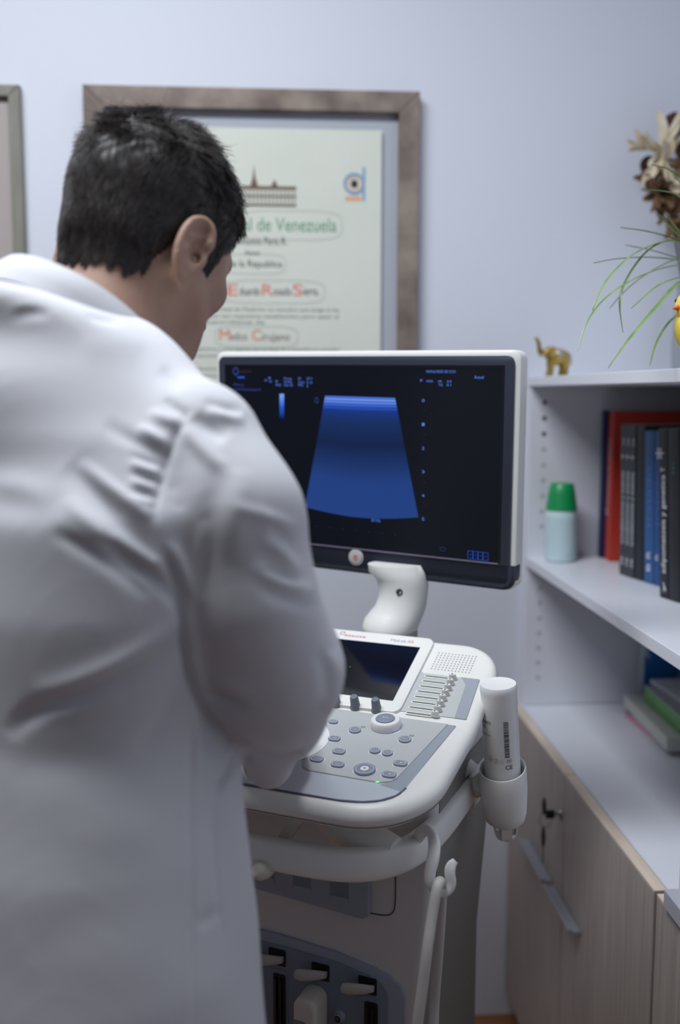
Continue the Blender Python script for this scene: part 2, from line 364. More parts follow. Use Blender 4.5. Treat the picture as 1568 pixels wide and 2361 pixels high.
for i, (y, lab) in enumerate(((1.992, 'slim charcoal book beside the red book, furthest of three alike'), (1.972, 'slim charcoal book between its two twins'), (1.953, 'slim charcoal book next to the thick black book'))):
    book(y, .722+.003*i, .018, .31, .17, .035, Bgry, lab, [('actualizaciones y avances', .14, .15, .013, M_w, 0), ('T', .245, .012, .014, M_w, 0), ('a', .03, .02, .010, M_w, 0), ('x', .275, .02, .012, M_w, 0)])
book(1.929, .735, .026, .31, .17, .035, Bk, 'thick plain black book between the charcoal books and the blue ones')
book(1.896, .742, .030, .30, .17, .05, Bb, 'thick blue book with a pale emblem low on the spine', [('tratado', .17, .12, .018, mat('soft blue print', (96, 122, 190), .6), 0), ('R', .055, .014, .016, M_w, 0), ('B', .03, .014, .016, M_w, 0)])
book(1.870, .749, .020, .30, .17, .05, Bb2, 'thinner blue book to the right of the thick blue one', [('tratado', .17, .11, .012, MATS['soft blue print'], 0), ('R', .055, .012, .012, M_w, 0)])
book(1.853, .755, .008, .29, .17, .05, mat('pale lilac folder', (150, 156, 190), .5), 'thin lilac folder squeezed behind the front black book')
book(1.752, .716, .026, .31, .17, .075, Bk, 'black book leaning to the left with large white spine lettering', [('adipomatosis y genetica', .135, .18, .018, M_w, 0), ('*', .265, .02, .05, M_w, 0), ('T', .235, .008, .016, M_w, 0), ('y', .02, .02, .012, M_w, 0)])
book(1.722, .723, .030, .31, .17, .075, Bk, 'black book at the right end, cut off by the photo edge', [('m', .24, .02, .012, mat('teal print', (70, 130, 120), .6), 0)])
# paper clip like divider peeking out beside the blue books
# green capped spray can
sc = empty('air_freshener', (.645, 2.175, ZM+.0003), 0, 'small white spray bottle with a green cap on the middle shelf', 'bottle')
MB().lathe([(.030, 0), (.0345, .003), (.0355, .008), (.0355, .105), (.033, .114)], seg=32).build('bottle_body', mat('pale mint label', (206, 226, 230), .35), sc)
MB().lathe([(.0358, .012), (.0358, .100)], seg=32).build('bottle_label', mat('mint printed label', (198, 222, 226), .4, noise=(9, (120, 196, 204), (2, 2, 2), .62, .7)), sc)
MB().lathe([(.033, .114), (.0352, .116), (.0345, .12), (.030, .152), (.026, .172), (.023, .175), (.0001, .175)], seg=32).build('cap', mat('green cap', (24, 150, 84), .35), sc)

# magazines and papers on the cabinet top
def slab(name, x0, y0, x1, y1, z0, z1, m, label, rot=0, cat='magazine', cover=None, grp='papers piled on the cabinet top'):
    cx, cy = (x0+x1)/2, (y0+y1)/2
    e = empty(name, (cx, cy, z0), R_(rot), label, cat, grp)
    MB().box((x0-cx, y0-cy, 0), (x1-cx, y1-cy, z1-z0), .001).build('pages', m, e)
    if cover: MB().box((x0-cx, y0-cy, z1-z0), (x1-cx, y1-cy, z1-z0+.0012)).build('cover', cover, e, smooth=False)
    return e
M_mag = mat('greyish pages', (196, 198, 190), .7)
zb = ZCAB+.0006
slab('magazine', .80, 1.97, .932, 2.15, zb, zb+.012, mat('pink cover', (210, 140, 166), .5), 'pink-edged magazine at the bottom of the paper pile', 2, cover=mat('dark purple cover', (70, 60, 90), .5))
slab('magazine', .795, 1.88, .932, 2.17, zb+.0135, zb+.042, M_mag, 'grey-green magazine lying above the pink one', -3)
gm = slab('box', .825, 1.86, .935, 2.12, zb+.0435, zb+.078, mat('green carton', (104, 170, 96), .5), 'green carton lying on top of the magazines', -2, 'box', cover=mat('pale carton top', (186, 188, 190), .5))
slab('magazine', .855, 1.93, .932, 2.14, zb+.0797, zb+.088, mat('white pages', (208, 210, 214), .6), 'whitish booklet topmost on the paper pile', 3)
bl = empty('leaflet', (.910, 2.185, zb), R_(-6), 'blue printed card standing upright at the back of the lower shelf', 'leaflet')
MB().box((-.055, 0, 0), (.025, .003, .17)).build('card', mat('blue printed card', (20, 104, 176), .5, noise=(14, (190, 204, 224), (1, 1, 1), .56, .62)), bl, smooth=False)
MB().box((-.066, .0032, 0), (.028, .0048, .18)).build('backing_card', mat('white card', (214, 216, 226), .6), bl, smooth=False)

# ------------------------------------------------------------------ things on the bookcase top
M_gold = mat('gilt metal', (206, 178, 98), .35, .7, noise=(60, (150, 124, 66), (1, 1, 1), .35, .65))
M_silver = mat('grey inlay', (170, 170, 160), .4, .5)
el = empty('elephant_figurine', (.606, 2.125, ZT), R_(4), 'small gilt elephant figurine with raised trunk on the bookcase top', 'figurine'); el.scale = (1.12, 1.12, 1.12)
e = MB()
e.ball((.006, 0, .037), (.022, .014, .0165)); e.ball((.016, 0, .036), (.014, .0135, .015)); e.ball((-.013, 0, .044), (.0115, .010, .0115))
e.tube([(-.018, 0, .043), (-.026, 0, .044), (-.031, 0, .052), (-.031, 0, .062), (-.036, 0, .071), (-.040, 0, .072)], [.0075, .006, .0048, .004, .0034, .003], 10, smooth=2)
for x, y in ((-.006, .007), (-.008, -.008), (.019, .007), (.021, -.008)):
    e.tube([(x, y, .03), (x-.001, y, .014), (x-.003, y, .0015), (x-.003, y, .0002)], [.0075, .0055, .0058, .006], 10)
e.build('body', M_gold, el)
for s in (-1, 1):
    MB().ball((-.008, s*.0105, .046), (.009, .0022, .011)).build('ear', M_gold, el)
    MB().tube([(-.019, s*.005, .040), (-.027, s*.006, .038), (-.032, s*.006, .041)], [.0018, .0015, .0006], 7, smooth=1).build('tusk', mat('ivory paint', (214, 208, 186), .4), el)
MB().ball((.007, 0, .041), (.0135, .0148, .0135)).build('saddle_cloth', M_silver, el)
MB().tube([(.028, 0, .045), (.033, 0, .036), (.034, 0, .022)], [.0016, .0012, .001], 7).build('tail', M_gold, el)

def blade(mb, path, wdt, mi=0, twist=0.0, fold=.25):
    """flat tapering leaf with a V fold and real thickness along path"""
    P = [Vector(p) for p in path]
    for _ in range(2): P = [P[0]]+[q for i in range(len(P)-1) for q in (P[i]*.75+P[i+1]*.25, P[i]*.25+P[i+1]*.75)]+[P[-1]]
    rings = []; n = len(P)
    for i, p in enumerate(P):
        t = (P[min(i+1, n-1)]-P[max(i-1, 0)]).normalized(); x = t.cross(Vector((0, 0, 1)))
        x = x.normalized() if x.length > .05 else Vector((0, -1, 0)); x.rotate(Matrix.Rotation(twist, 3, t)); y = x.cross(t)
        f = i/(n-1); h = wdt*(min(1, .55+f*2.5) if f < .3 else 1)*max(.04, (1-f)**.55)
        rings.append([tuple(p+x*h), tuple(p-y*h*fold), tuple(p-x*h), tuple(p-y*(h*fold+.0008)-x*0)])
    return mb.loft(rings, True, None, mi)

# spider plant: pot just outside the frame, leaves arching into it
M_leaf = mat('spider plant leaf', (100, 132, 66), .4, noise=(30, (136, 158, 96), (1, 1, 1), .35, .65))
pl = empty('potted_spider_plant', (.735, 1.62, ZT+.0008), 0, 'spider plant with long thin arching green leaves on the bookcase top, right edge', 'plant')
pot = MB().lathe([(.036, 0), (.040, .002), (.052, .085), (.054, .088), (.054, .094), (.049, .094), (.047, .086), (.0001, .084)], Matrix.Translation((0, 0, 0)), 32).build('pot', mat('white ceramic', (220, 220, 216), .3), pl)
MB().lathe([(.046, .082), (.046, .0855), (.0001, .088)], seg=24).build('soil', mat('potting soil', (60, 46, 36), .9), pl)
PL0 = Vector((.735, 1.62, ZT)); base = Vector((0, 0, .09))
leaves = [  # (pixel path, depths)
 ([(1568, 555), (1500, 534), (1430, 525)], (1.56, 1.52, 1.50)),
 ([(1560, 548), (1470, 575), (1400, 640), (1370, 700), (1366, 725)], (1.56, 1.48, 1.42, 1.40, 1.40)),
 ([(1566, 545), (1500, 568), (1450, 630), (1425, 690), (1437, 768)], (1.56, 1.50, 1.46, 1.44, 1.44)),
 ([(1568, 600), (1500, 592), (1420, 596), (1368, 607)], (1.55, 1.50, 1.46, 1.44)),
 ([(1568, 597), (1510, 578), (1440, 565)], (1.58, 1.6, 1.62)),
 ([(1568, 607), (1480, 632), (1400, 680), (1352, 740), (1332, 810)], (1.54, 1.46, 1.40, 1.37, 1.36)),
 ([(1568, 590), (1490, 630), (1440, 670), (1405, 712)], (1.56, 1.56, 1.57, 1.58)),
 ([(1568, 638), (1520, 655), (1485, 685), (1455, 712)], (1.52, 1.46, 1.43, 1.42)),
 ([(1568, 645), (1510, 712), (1455, 775), (1402, 850)], (1.50, 1.42, 1.37, 1.34)),
 ([(1568, 722), (1540, 745), (1512, 790), (1498, 845)], (1.50, 1.45, 1.42, 1.40)),
 ([(1568, 545), (1540, 520), (1518, 492)], (1.54, 1.52, 1.50)),
 ([(1568, 538), (1545, 505), (1535, 494)], (1.60, 1.6, 1.6)),
 ([(1568, 450), (1530, 440), (1478, 437)], (1.50, 1.47, 1.45)),
 ([(1568, 405), (1540, 388), (1500, 380)], (1.55, 1.56, 1.57)),
 ([(1568, 420), (1550, 398), (1535, 384)], (1.60, 1.60, 1.60)),
]
for i, (pp, dd) in enumerate(leaves):
    pts = [at(x, y, d)-PL0 for (x, y), d in zip(pp, dd)]
    first = pts[0]; hi = (base+first)/2+Vector((0, 0, .035 if first.z < .25 else .06))
    blade(MB(), [base+Vector((rng.uniform(-.012, .012), rng.uniform(-.012, .012), 0)), hi]+pts, .0040 if i not in (8,) else .0055, fold=.3).build('leaf', M_leaf, pl, ang=60)
for k in range(16):   # leaves on the far sides of the pot
    a = rng.uniform(-1.5, 1.5); L = rng.uniform(.12, .2); h = rng.uniform(.08, .2)
    d = Vector((math.cos(a), math.sin(a), 0)); L2 = min(L, (.93-.735)/max(.05, d.x))
    blade(MB(), [base, base+d*L2*.35+Vector((0, 0, h*.8)), base+d*L2*.75+Vector((0, 0, h)), base+d*L2+Vector((0, 0, h*.5))], .0042).build('leaf', M_leaf, pl, ang=60)

# dried flower bouquet in a vase
M_dry = mat('dried straw petals', (226, 216, 194), .7, noise=(20, (198, 178, 142), (1, 1, 1), .35, .7))
M_dry2 = mat('dried brown leaves', (128, 96, 66), .8, noise=(24, (86, 62, 44), (1, 1, 1), .35, .7))
M_wine = mat('dark wine petals', (62, 22, 34), .75, noise=(30, (38, 16, 22), (1, 1, 1), .3, .7))
fl = empty('dried_flower_bouquet', (.913, 2.17, ZT), 0, 'dried bouquet of dark red blooms and straw-coloured leaves, right edge', 'flowers')
MB().lathe([(.024, 0), (.028, .01), (.031, .07), (.026, .15), (.022, .19), (.027, .205), (.022, .203), (.018, .19), (.0001, .15)], seg=28).build('vase', mat('grey glass vase', (150, 156, 164), .2), fl)
def rel(p): return Vector(p)-Vector((.913, 2.17, ZT))
def fan(name, centre, n, L, wdt, m, mi=0, dirs=None, spread=1.0, seed=0):
    r = np.random.default_rng(seed); c = Vector(centre)
    for k in range(n):
        mb = MB()
        d = Vector(dirs[k % len(dirs)]) if dirs else Vector((0, 0, 1))
        d = (d+Vector(r.normal(0, .33*spread, 3))).normalized(); l = L*r.uniform(.7, 1.25)
        s = d.cross(Vector(r.normal(0, 1, 3))).normalized()
        p = [c+d*(l*t)+s*(l*.28*math.sin(t*2.4))*(1 if k % 2 else -1)*.6 for t in (0, .25, .5, .75, 1)]
        rings = []
        up = d.cross(s)
        for t, q in zip((0, .25, .5, .75, 1), p):
            hw = wdt*max(.12, math.sin(math.pi*(t*.8+.1)))
            rings.append([tuple(q+s*hw+up*hw*.35), tuple(q-up*hw*.1), tuple(q-s*hw+up*hw*.35), tuple(q+up*(.0012))])
        mb.loft(rings).build(name, m, fl, ang=60)
def bloom(centre, r, seed):
    rr = np.random.default_rng(seed); mb = MB(); c = Vector(centre)
    mb.ball(c, r*.72)
    for k in range(26):
        d = Vector(rr.normal(0, 1, 3)); d = Vector((d.x, d.y, abs(d.z)*.8-.1)).normalized()
        q = Vector(d).to_track_quat('Z', 'Y').to_matrix()
        mb.ball(c+d*r*.55, (r*.42, r*.46, r*.16), R3=q, seg=10, rings=6)
    return mb.build('bloom', M_wine, fl, ang=70)
bp = lambda x, y, d=2.15: rel(at(x, y, d))
bloom(bp(1556, 288), .036, 1); bloom(bp(1496, 380, 2.17), .026, 2); bloom(bp(1575, 345, 2.17), .024, 3); bloom(bp(1640, 320, 2.15), .035, 4); bloom(bp(1610, 260, 2.13), .03, 6)
fan('straw_petal', bp(1525, 345, 2.12), 10, .075, .011, M_dry, dirs=[(-.6, -.1, .8), (-.2, -.3, 1), (-.9, -.1, .3), (.1, -.4, .9), (-.3, -.5, -.5)], seed=5)
fan('straw_petal', bp(1532, 370, 2.10), 9, .055, .009, M_dry, dirs=[(-.1, -.4, .9), (.3, -.4, .5), (-.3, -.3, -.8), (.1, -.3, -1)], seed=6)
fan('straw_petal', bp(1490, 335, 2.14), 2, .045, .010, M_dry, dirs=[(-1, -.1, .35)], spread=.3, seed=9)
fan('brown_leaf', bp(1528, 440, 2.13), 26, .06, .011, M_dry2, dirs=[(-.6, -.2, .6), (-.4, -.3, -.5), (.3, -.4, .4), (0, -.4, -1), (.5, -.3, -.4), (-.8, 0, .1)], spread=1.3, seed=7)
fan('brown_leaf', bp(1550, 500, 2.13), 22, .055, .010, M_dry2, dirs=[(-.4, -.2, .8), (-.3, -.3, -.6), (.3, -.4, .4), (0, -.4, -1), (.5, -.3, .6)], spread=1.2, seed=8)
fan('brown_leaf', bp(1590, 400, 2.15), 18, .07, .012, M_dry2, dirs=[(-.4, -.2, .8), (.5, -.3, -.6), (.3, -.4, .4), (0, -.4, -1)], spread=1.3, seed=12)
fan('straw_petal', bp(1548, 425, 2.08), 3, .035, .012, M_dry, dirs=[(.2, -.3, -.6), (.5, -.2, .1)], seed=13)
for (x, y) in ((1556, 300), (1500, 385), (1530, 400), (1610, 280), (1575, 345), (1550, 500), (1640, 330)):
    a = bp(x, y+8, 2.16); MB().tube([a, a*.5+Vector((.0, .0, .14)), Vector((rng.uniform(-.01, .01), rng.uniform(-.01, .01), .19)), Vector((0, 0, .155))], [.0022, .0026, .0026, .0026], 8, smooth=2).build('stem', M_dry2, fl)

# yellow chick ornament
ck = empty('chick_ornament', (.588, 1.435, ZT), R_(6), 'yellow chick ornament with an orange beak, cut off by the right edge', 'ornament')
Mc = mat('yellow paint', (240, 214, 76), .45)
MB().ball((.036, 0, .058), (.036, .032, .040)).ball((.030, 0, .088), (.030, .028, .030)).build('body', Mc, ck)
MB().tube([(.006, -.002, .088), (-.008, -.003, .086)], [.0065, .0008], 10).build('beak', mat('orange paint', (226, 104, 50), .45), ck)
for s in (-1, 1):
    MB().ball((.008, s*.016, .099), .003).build('eye', M_void, ck)
    MB().ball((.042, s*.029, .056), (.018, .006, .022)).build('wing', Mc, ck)
    MB().ball((.032, s*.012, .0045), (.012, .007, .004)).tube([(.036, s*.012, .006), (.036, s*.012, .022)], .003, 8).build('foot', MATS['orange paint'], ck)

# ------------------------------------------------------------------ ultrasound machine
PSI = R_(27)
C0 = Vector((.127, 1.467, 0)); EU = Vector((math.cos(PSI), -math.sin(PSI), 0)); EV = Vector((math.sin(PSI), math.cos(PSI), 0))
us = empty('ultrasound_machine', C0, -PSI, 'white wheeled ultrasound machine with monitor and keyboard console', 'ultrasound machine')
ROOT = Matrix.Translation(C0) @ Matrix.Rotation(-PSI, 4, 'Z')
VC, ZCR, T1, T2 = -.159, 1.094, R_(22), R_(10)
def zd(v):
    return ZCR+(v-VC)*math.tan(T1 if v > VC else T2)
KD, VF = 1.06, -.150      # deck drawing units to metres, crease line in drawing units
def deckm(u, v, rot=0, dz=0):
    u, v = u*KD, v*KD
    t = T1 if v > VC else T2; n = Vector((0, -math.sin(t), math.cos(t))); y = Vector((0, math.cos(t), math.sin(t)))
    o = Vector((u, v, zd(v)))+n*dz
    return Matrix(((1, 0, 0, o.x), (0, y.y, n.y, o.y), (0, y.z, n.z, o.z), (0, 0, 0, 1))) @ Matrix.Rotation(rot, 4, 'Z')
def plate(mb, poly, h0, h1, bev=0, mi=0):       # poly in (u, v) inside one tilt zone
    poly = [(p[0]*KD, p[1]*KD) for p in poly]; up_ = sum(p[1] for p in poly)/len(poly) > VC; t = T1 if up_ else T2
    v0 = VC+(1e-6 if up_ else -1e-6); M = deckm(0, v0/KD)
    return mb.prism([(p[0], (p[1]-VC)/math.cos(t)) for p in poly], h0, h1, bev, M, mi)
con = MB()
def outline(ins):
    P = rrect(-.228+ins, -.376+ins, .228-ins, .008-ins, (.098-ins, max(.004, .062-ins), max(.004, .062-ins), .098-ins), 10); Q = []
    for i, a in enumerate(P):       # same point count for every inset
        b = P[(i+1) % len(P)]; n = 40 if i % 11 == 10 else 1
        Q += [(a[0]+(b[0]-a[0])*k/n, a[1]+(b[1]-a[1])*k/n) for k in range(n)]
    return Q
rings = []
for ins, dz in [(.09, -.046), (.05, -.043), (.026, -.038), (.011, -.031), (.002, -.021), (0, -.013), (.003, -.005), (.008, -.001), (.013, 0)]:
    rings.append([(x, y, zd(y)+dz) for x, y in outline(ins)])
o0 = outline(.013); cx, cy = 0, -.2
for k in range(1, 22):
    f = 1-k/22.; rings.append([(cx+(x-cx)*f, cy+(y-cy)*f, zd(cy+(y-cy)*f)) for x, y in o0])
con.loft(rings)
console = con.build('control_console', M_plast, us, ang=50)
# thin grey seam line round the lower body
sm = MB(); pts = [(x, y, zd(y)-.0245) for x, y in outline(.0040)]
sm.tube(pts[-60:]+pts[:20], .0006, 6); sm.build('seam', mat('seam grey', (120, 118, 112), .7), console)
# palm rest with side stripes, then the light panel on top
pr = MB()
plate(pr, [(.192, VF-.005), (.1785, -.300), (.173, -.317), (.160, -.330), (.142, -.338), (.115, -.342), (-.115, -.342), (-.142, -.338), (-.160, -.330), (-.173, -.317), (-.1785, -.300), (-.192, VF-.005)][::-1], 0, .0014, .0005)
pr.build('palm_rest', M_palm, console)
ed = MB(); path = [(x*KD, y*KD, zd(y*KD)+.0006) for x, y in [(.179, -.300), (.1745, -.318), (.161, -.332), (.142, -.340), (.115, -.344), (-.115, -.344), (-.142, -.340), (-.161, -.332), (-.1745, -.318), (-.179, -.300)]]
ed.tube(path, .0011, 6, smooth=1).build('palm_rest_edge', mat('dark lilac edge', (92, 90, 112), .5), console)
st = MB()
for s in (-1, 1):
    q = [(s*.192, VF-.005), (s*.180, VF-.005), (s*.162, -.288), (s*.150, -.303), (s*.177, -.309)]; st = MB()
    plate(st, q if s < 0 else q[::-1], .0014, .0017)
    st.build('side_stripe', M_stripe, console, smooth=False)
lp = MB()
half = [(.182, VF-.005), (.164, -.284), (.160, -.294), (.148, -.300), (.062, -.299), (.053, -.295), (.049, -.286), (.046, -.274), (.035, -.283), (.018, -.291), (0, -.293)]
poly = half+[(-x, y) for x, y in half[::-1][1:]]
plate(lp, poly[::-1], .0014, .0028, .0005); lp.build('lower_panel', M_panel, console)
# round trackball field
tf = MB().prism(selli(0, 0, .062, .060, 2, 48), 0, .0009, .0003, deckm(0, -.243, 0, .0028)).build('trackball_field', mat('trackball field', (240, 241, 243), .4), console)
MB().lathe([(.026, 0), (.026, .0012), (.021, .0018)], deckm(0, -.236, 0, .0037), 32).ball((0, -.236*KD, zd(-.236*KD)+.005), .019).build('trackball', mat('trackball grey', (120, 126, 138), .25), console)
for s in (-1, 1):
    poly = [(s*.014, -.020), (s*.034, -.014), (s*.030, .002), (s*.022, .004), (s*.010, -.012)]
    MB().prism(poly if s > 0 else poly[::-1], 0, .0045, .001, deckm(s*.008, -.262, 0, .0037)).build('trackball_button', M_btn, console)
# crease strip and upper panel
up = MB()
plate(up, [(-.196, -.066), (-.200, VF+.010), (.200, VF+.010), (.196, -.066), (.119, -.066), (.119, -.064), (-.119, -.064), (-.119, -.066)], 0, .0012, .0004)
up.build('upper_panel', M_panel, console)
us2 = MB()
for s in (-1, 1):
    q = [(s*.197, -.066), (s*.2005, VF+.010), (s*.186, VF+.010), (s*.182, -.078), (s*.172, -.066)]
    us2 = MB(); plate(us2, q if s > 0 else q[::-1], .0012, .0015)
    us2.build('side_stripe', M_stripe, console, smooth=False)
# touch screen
ts = MB(); plate(ts, rrect(-.116, -.147, .116, .002, .012), 0, .0045, .002)
touch = ts.build('touch_screen', M_plast, us)
g = MB(); plate(g, [(-.101, -.128), (.101, -.128), (.101, -.020), (-.101, -.020)], .0046, .0050); g.build('screen_glass', M_glass, touch, smooth=False)
g = MB().ball(deckm(.020, -.075, 0, .0052).to_translation(), (.0016, .0016, .0004)); g.build('green_dot', mat('dim green light', (30, 90, 30), .4, emit=((50, 170, 50), .25)), touch)
Mlr = mat('crimson print', (196, 96, 120), .6); Mlg = mat('grey print', (150, 154, 170), .6)
MB().text('esaote', .0085, deckm(.001, -.010, 0, .0048), 0, wide=.034).ring2d(-.021, -.0075, .0042, .0042, .0012, Matrix.Translation((0, 0, 0)) @ deckm(0, 0, 0, .0048), 0).build('maker_lettering', Mlr, touch, smooth=False)
MB().text('MyLab', .0080, deckm(.066, -.0105, 0, .0048), 1, wide=.024).text('X5', .0080, deckm(.084, -.0105, 0, .0048), 0, wide=.009).build('model_lettering', [Mlr, Mlg], touch, smooth=False)
# speaker holes
sp = MB()
for i in range(12):
    for j in range(8):
        sp.lathe([(.0001, .0004), (.0011, .0004), (.0011, 0)], deckm(.128+i*.0047, -.0215-j*.0047), 8)
sp.build('speaker_grille', mat('speaker hole grey', (150, 150, 146), .7), console, smooth=False)
# sliders
for k in range(8):
    f = k/7.; v = -.0715-f*.0705
    ub = .133-.001*f
    s0 = MB()
    s0.prism(rrect(ub-.002, -.0030, ub+.036, .0030, .0029), .0012, .0018, .0003, deckm(0, v))
    s0.prism(rrect(ub, -.0011, ub+.034, .0011, .001), .0018, .0020, 0, deckm(0, v), 1)
    sl = s0.build('slider_track', [M_plast, mat('slot green grey', (66, 84, 62), .6)], console)
    MB().lathe([(.0052, .0019), (.0045, .007), (.0042, .0095), (.0034, .0105), (.0001, .0105)], deckm(ub+.030, v), 18, sx=1.15, sy=.62).lathe([(.0001, .0108), (.0012, .0108), (.0012, .0104)], deckm(ub+.030, v), 8, 1).build('slider_knob', [M_plast, MATS['slot green grey']], console)
bl_ = MB(); bl_.text('L', .008, deckm(.124, -.104, 0, .0014)); bl_.build('blue_lamp', mat('lilac glow', (200, 200, 250), .4, emit=((170, 170, 255), .6)), console, smooth=False)
# rotary knobs
for u in (-.054, -.027, 0, .029, .056, .085):
    MB().lathe([(.0078, .0), (.0078, .002), (.0066, .0035), (.0056, .0165), (.0048, .0182), (.0001, .0184)], deckm(u, VF+.006, 0, .0012), 24).build('rotary_knob', M_knob, console)
# buttons
def button(u, v, rx, ry, e, text=None, hgt=.0028, glyph=None, sz=.0036, ring=True, m=M_btn, name='button', wd=None):
    M = deckm(u, v, 0, .0028); mb = MB()
    mb.prism(selli(0, 0, rx+.0012, ry+.0012, e), 0, .0003, 0, M, 1)
    mb.prism(selli(0, 0, rx, ry, e), .0003, hgt, .0007, M, 0)
    b = mb.build(name, [m, M_ring], us)
    t = MB(); Mt = deckm(u, v, 0, .0028+hgt+.0002)
    if ring: t.ring2d(0, 0, rx*.82, ry*.80, .0005, Mt, e=e, seg=36)
    if text: t.text(text, sz, Mt, wide=wd)
    if glyph: glyph(t, Mt)
    t.build('button_print', M_ring, b, smooth=False); return b
def g_rec(t, M): t.ring2d(.0005, 0, .0012, .0012, .0012, M, seg=12); t.text('1', .003, M @ Matrix.Translation((-.0035, 0, 0))); t.ring2d(.0042, 0, .002, .0016, .0003, M, e=6, seg=12)
def g_box(t, M): t.ring2d(0, 0, .0026, .0018, .0003, M, e=6, seg=12)
button(.045, -.190, .0066, .0052, 2.4, glyph=g_box); button(.063, -.228, .0080, .0060, 3, 'LINE', sz=.0028)
button(.080, -.254, .0084, .0062, 3, 'ACQUIRE', sz=.0028, wd=.010); button(.090, -.281, .0084, .0062, 3, 'CLIP', sz=.0030, wd=.006)
button(.062, -.277, .0084, .0062, 3, 'IMAGE', sz=.0030, wd=.009)
button(.079, -.202, .0082, .0080, 2, 'M'); button(.145, -.207, .0084, .0082, 2, 'MODE', sz=.0026)
button(.120, -.241, .0070, .0068, 2, glyph=g_box); button(.136, -.242, .0070, .0068, 2, glyph=g_box)
button(.158, -.259, .0086, .0062, 3, glyph=g_rec); button(.154, -.285, .0088, .0064, 3, glyph=g_rec)
def g_star(t, M): t.ring2d(0, 0, .0052, .0052, .0052, M, seg=24)
bb = button(.124, -.283, .0135, .0130, 2, glyph=g_star, hgt=.0034)
MB().text('*', .009, deckm(.124, -.2845, 0, .0067)).build('button_print', M_ink, bb, smooth=False)
for u, v in ((-.063, -.228), (-.080, -.254), (-.062, -.277), (-.090, -.281), (-.079, -.202), (-.12, -.241), (-.145, -.207), (-.124, -.283), (-.045, -.19), (-.154, -.27)): button(u, v, .008, .0066, 2.4, glyph=g_box)
lk = MB().prism([(.120, .0035), (.120, -.0035), (.136, -.0045), (.136, .0025)], 0, .0004, 0, deckm(0, -.2415, 0, .0028)); lk.build('button_link', M_ring, console, smooth=False)
jg = MB().lathe([(.0195, 0), (.0200, .001), (.0198, .0085), (.0182, .0108), (.013, .0112), (.0125, .0104)], deckm(.111, -.181, 0, .0028), 40)
jog = jg.build('jog_dial', M_whitep, us)
MB().lathe([(.0125, .0100), (.0122, .0122), (.0110, .0128), (.0001, .0128)], deckm(.111, -.181, 0, .0028), 32).build('dial_cap', M_btn, jog)
MB().text('B/M', .005, deckm(.111, -.181, 0, .0158)).build('dial_print', M_ring, jog, smooth=False)
MB().prism(selli(0, 0, .0022, .0010, 2, 12), 0, .0004, 0, deckm(.146, -.301, .3, .0029)).build('status_lamp', mat('green lamp', (120, 230, 150), .4, emit=((120, 255, 160), .9)), console, smooth=False)
MB().ring2d(0, 0, .0235, .0235, .0012, deckm(.111, -.181, 0, .0031), seg=12, a0=-.75, a1=-.25).build('dial_lamp', MATS['lilac glow'], console, smooth=False)
for u, v in ((.085, -.190), (.149, -.194)): MB().ring2d(0, 0, .0026, .0018, .0005, deckm(u, v, 0, .0030), e=5, seg=16).build('printed_icon', M_ink, console, smooth=False)
# little front drawer line under the palm rest
dl = MB().tube([(-.12, -.3635, zd(-.364)-.0315), (.060, -.3635, zd(-.364)-.0315), (.066, -.359, zd(-.359)-.035), (.068, -.349, zd(-.349)-.039)], .0006, 6, smooth=1); dl.build('drawer_seam', mat('thin dark seam', (90, 82, 74), .7), console)

# ---- monitor
Mw = frame_m((.133, 1.591, 1.408), (math.cos(R_(33.8)), -math.sin(R_(33.8)), 0), (math.sin(R_(33.8))*math.sin(R_(-1.7)), math.cos(R_(33.8))*math.sin(R_(-1.7)), math.cos(R_(-1.7))))
Mw = Mw @ Matrix.Rotation(R_(-.85), 4, 'Z')
ML = ROOT.inverted() @ Mw      # local z points at the viewer
W2, H2 = .265, .170
mon = MB(); rings = []
for ins, z in [(.03, -.050), (.012, -.048), (.003, -.040), (-.008, -.030), (-.0085, -.010), (-.008, -.002), (-.004, .0003), (.0, .0003)]:
    rings.append([(x, y, z) for x, y in rrect(-W2+ins, -H2+ins+(.0), W2-ins, H2-ins, .014, 6)])
mon.loft(rings, True, ML); monitor = mon.build('monitor', M_plast, us)
# black front bezel as four bars plus chin that wraps the lower corners
bz = MB(); SX, SY0, SY1 = .2475, -.1375, .1535
bz.loft([[(x, y, z) for x, y in rrect(-W2+i, -H2+i, W2-i, H2-i, .011, 6)] for i, z in ((0, .0), (0, .0035), (.0006, .0042))], True, ML)
chin = [[(x, y, z) for x, y in rrect(-W2-.0092+i, -H2-.0092+i, W2+.0092-i, -H2+.030, (.020, .0005, .0005, .020), 8)] for i, z in ((.010, -.036), (.002, -.030), (0, -.012), (.0006, .000), (.004, .0038), (.005, .0042))]
bz.loft(chin, True, ML); bz.build('monitor_bezel', mat('slate black plastic', (54, 59, 74), .4), us, ang=40)
scr = MB().box((-SX, SY0, .0043), (SX, SY1, .0046), 0, ML).build('monitor_screen', mat('monitor glass', (8, 10, 16), .3, spec=.35, emit=((16, 22, 34), .30)), us, smooth=False)
lipm = mat('lilac screen lip', (118, 112, 134), .4)
MB().box((-SX, SY0-.0022, .0043), (SX, SY0, .0058), .0004, ML).build('screen_lip', lipm, scr, smooth=False)
MB().box((-SX-.003, SY1, .0043), (SX+.003, SY1+.003, .0052), 0, ML).box((-SX-.004, SY0, .0043), (-SX, SY1+.003, .0052), 0, ML).box((SX, SY0, .0043), (SX+.003, SY1+.003, .0052), 0, ML).build('screen_rim', mat('near black rim', (12, 12, 18), .4), scr, smooth=False)
MINV = Mw.inverted()
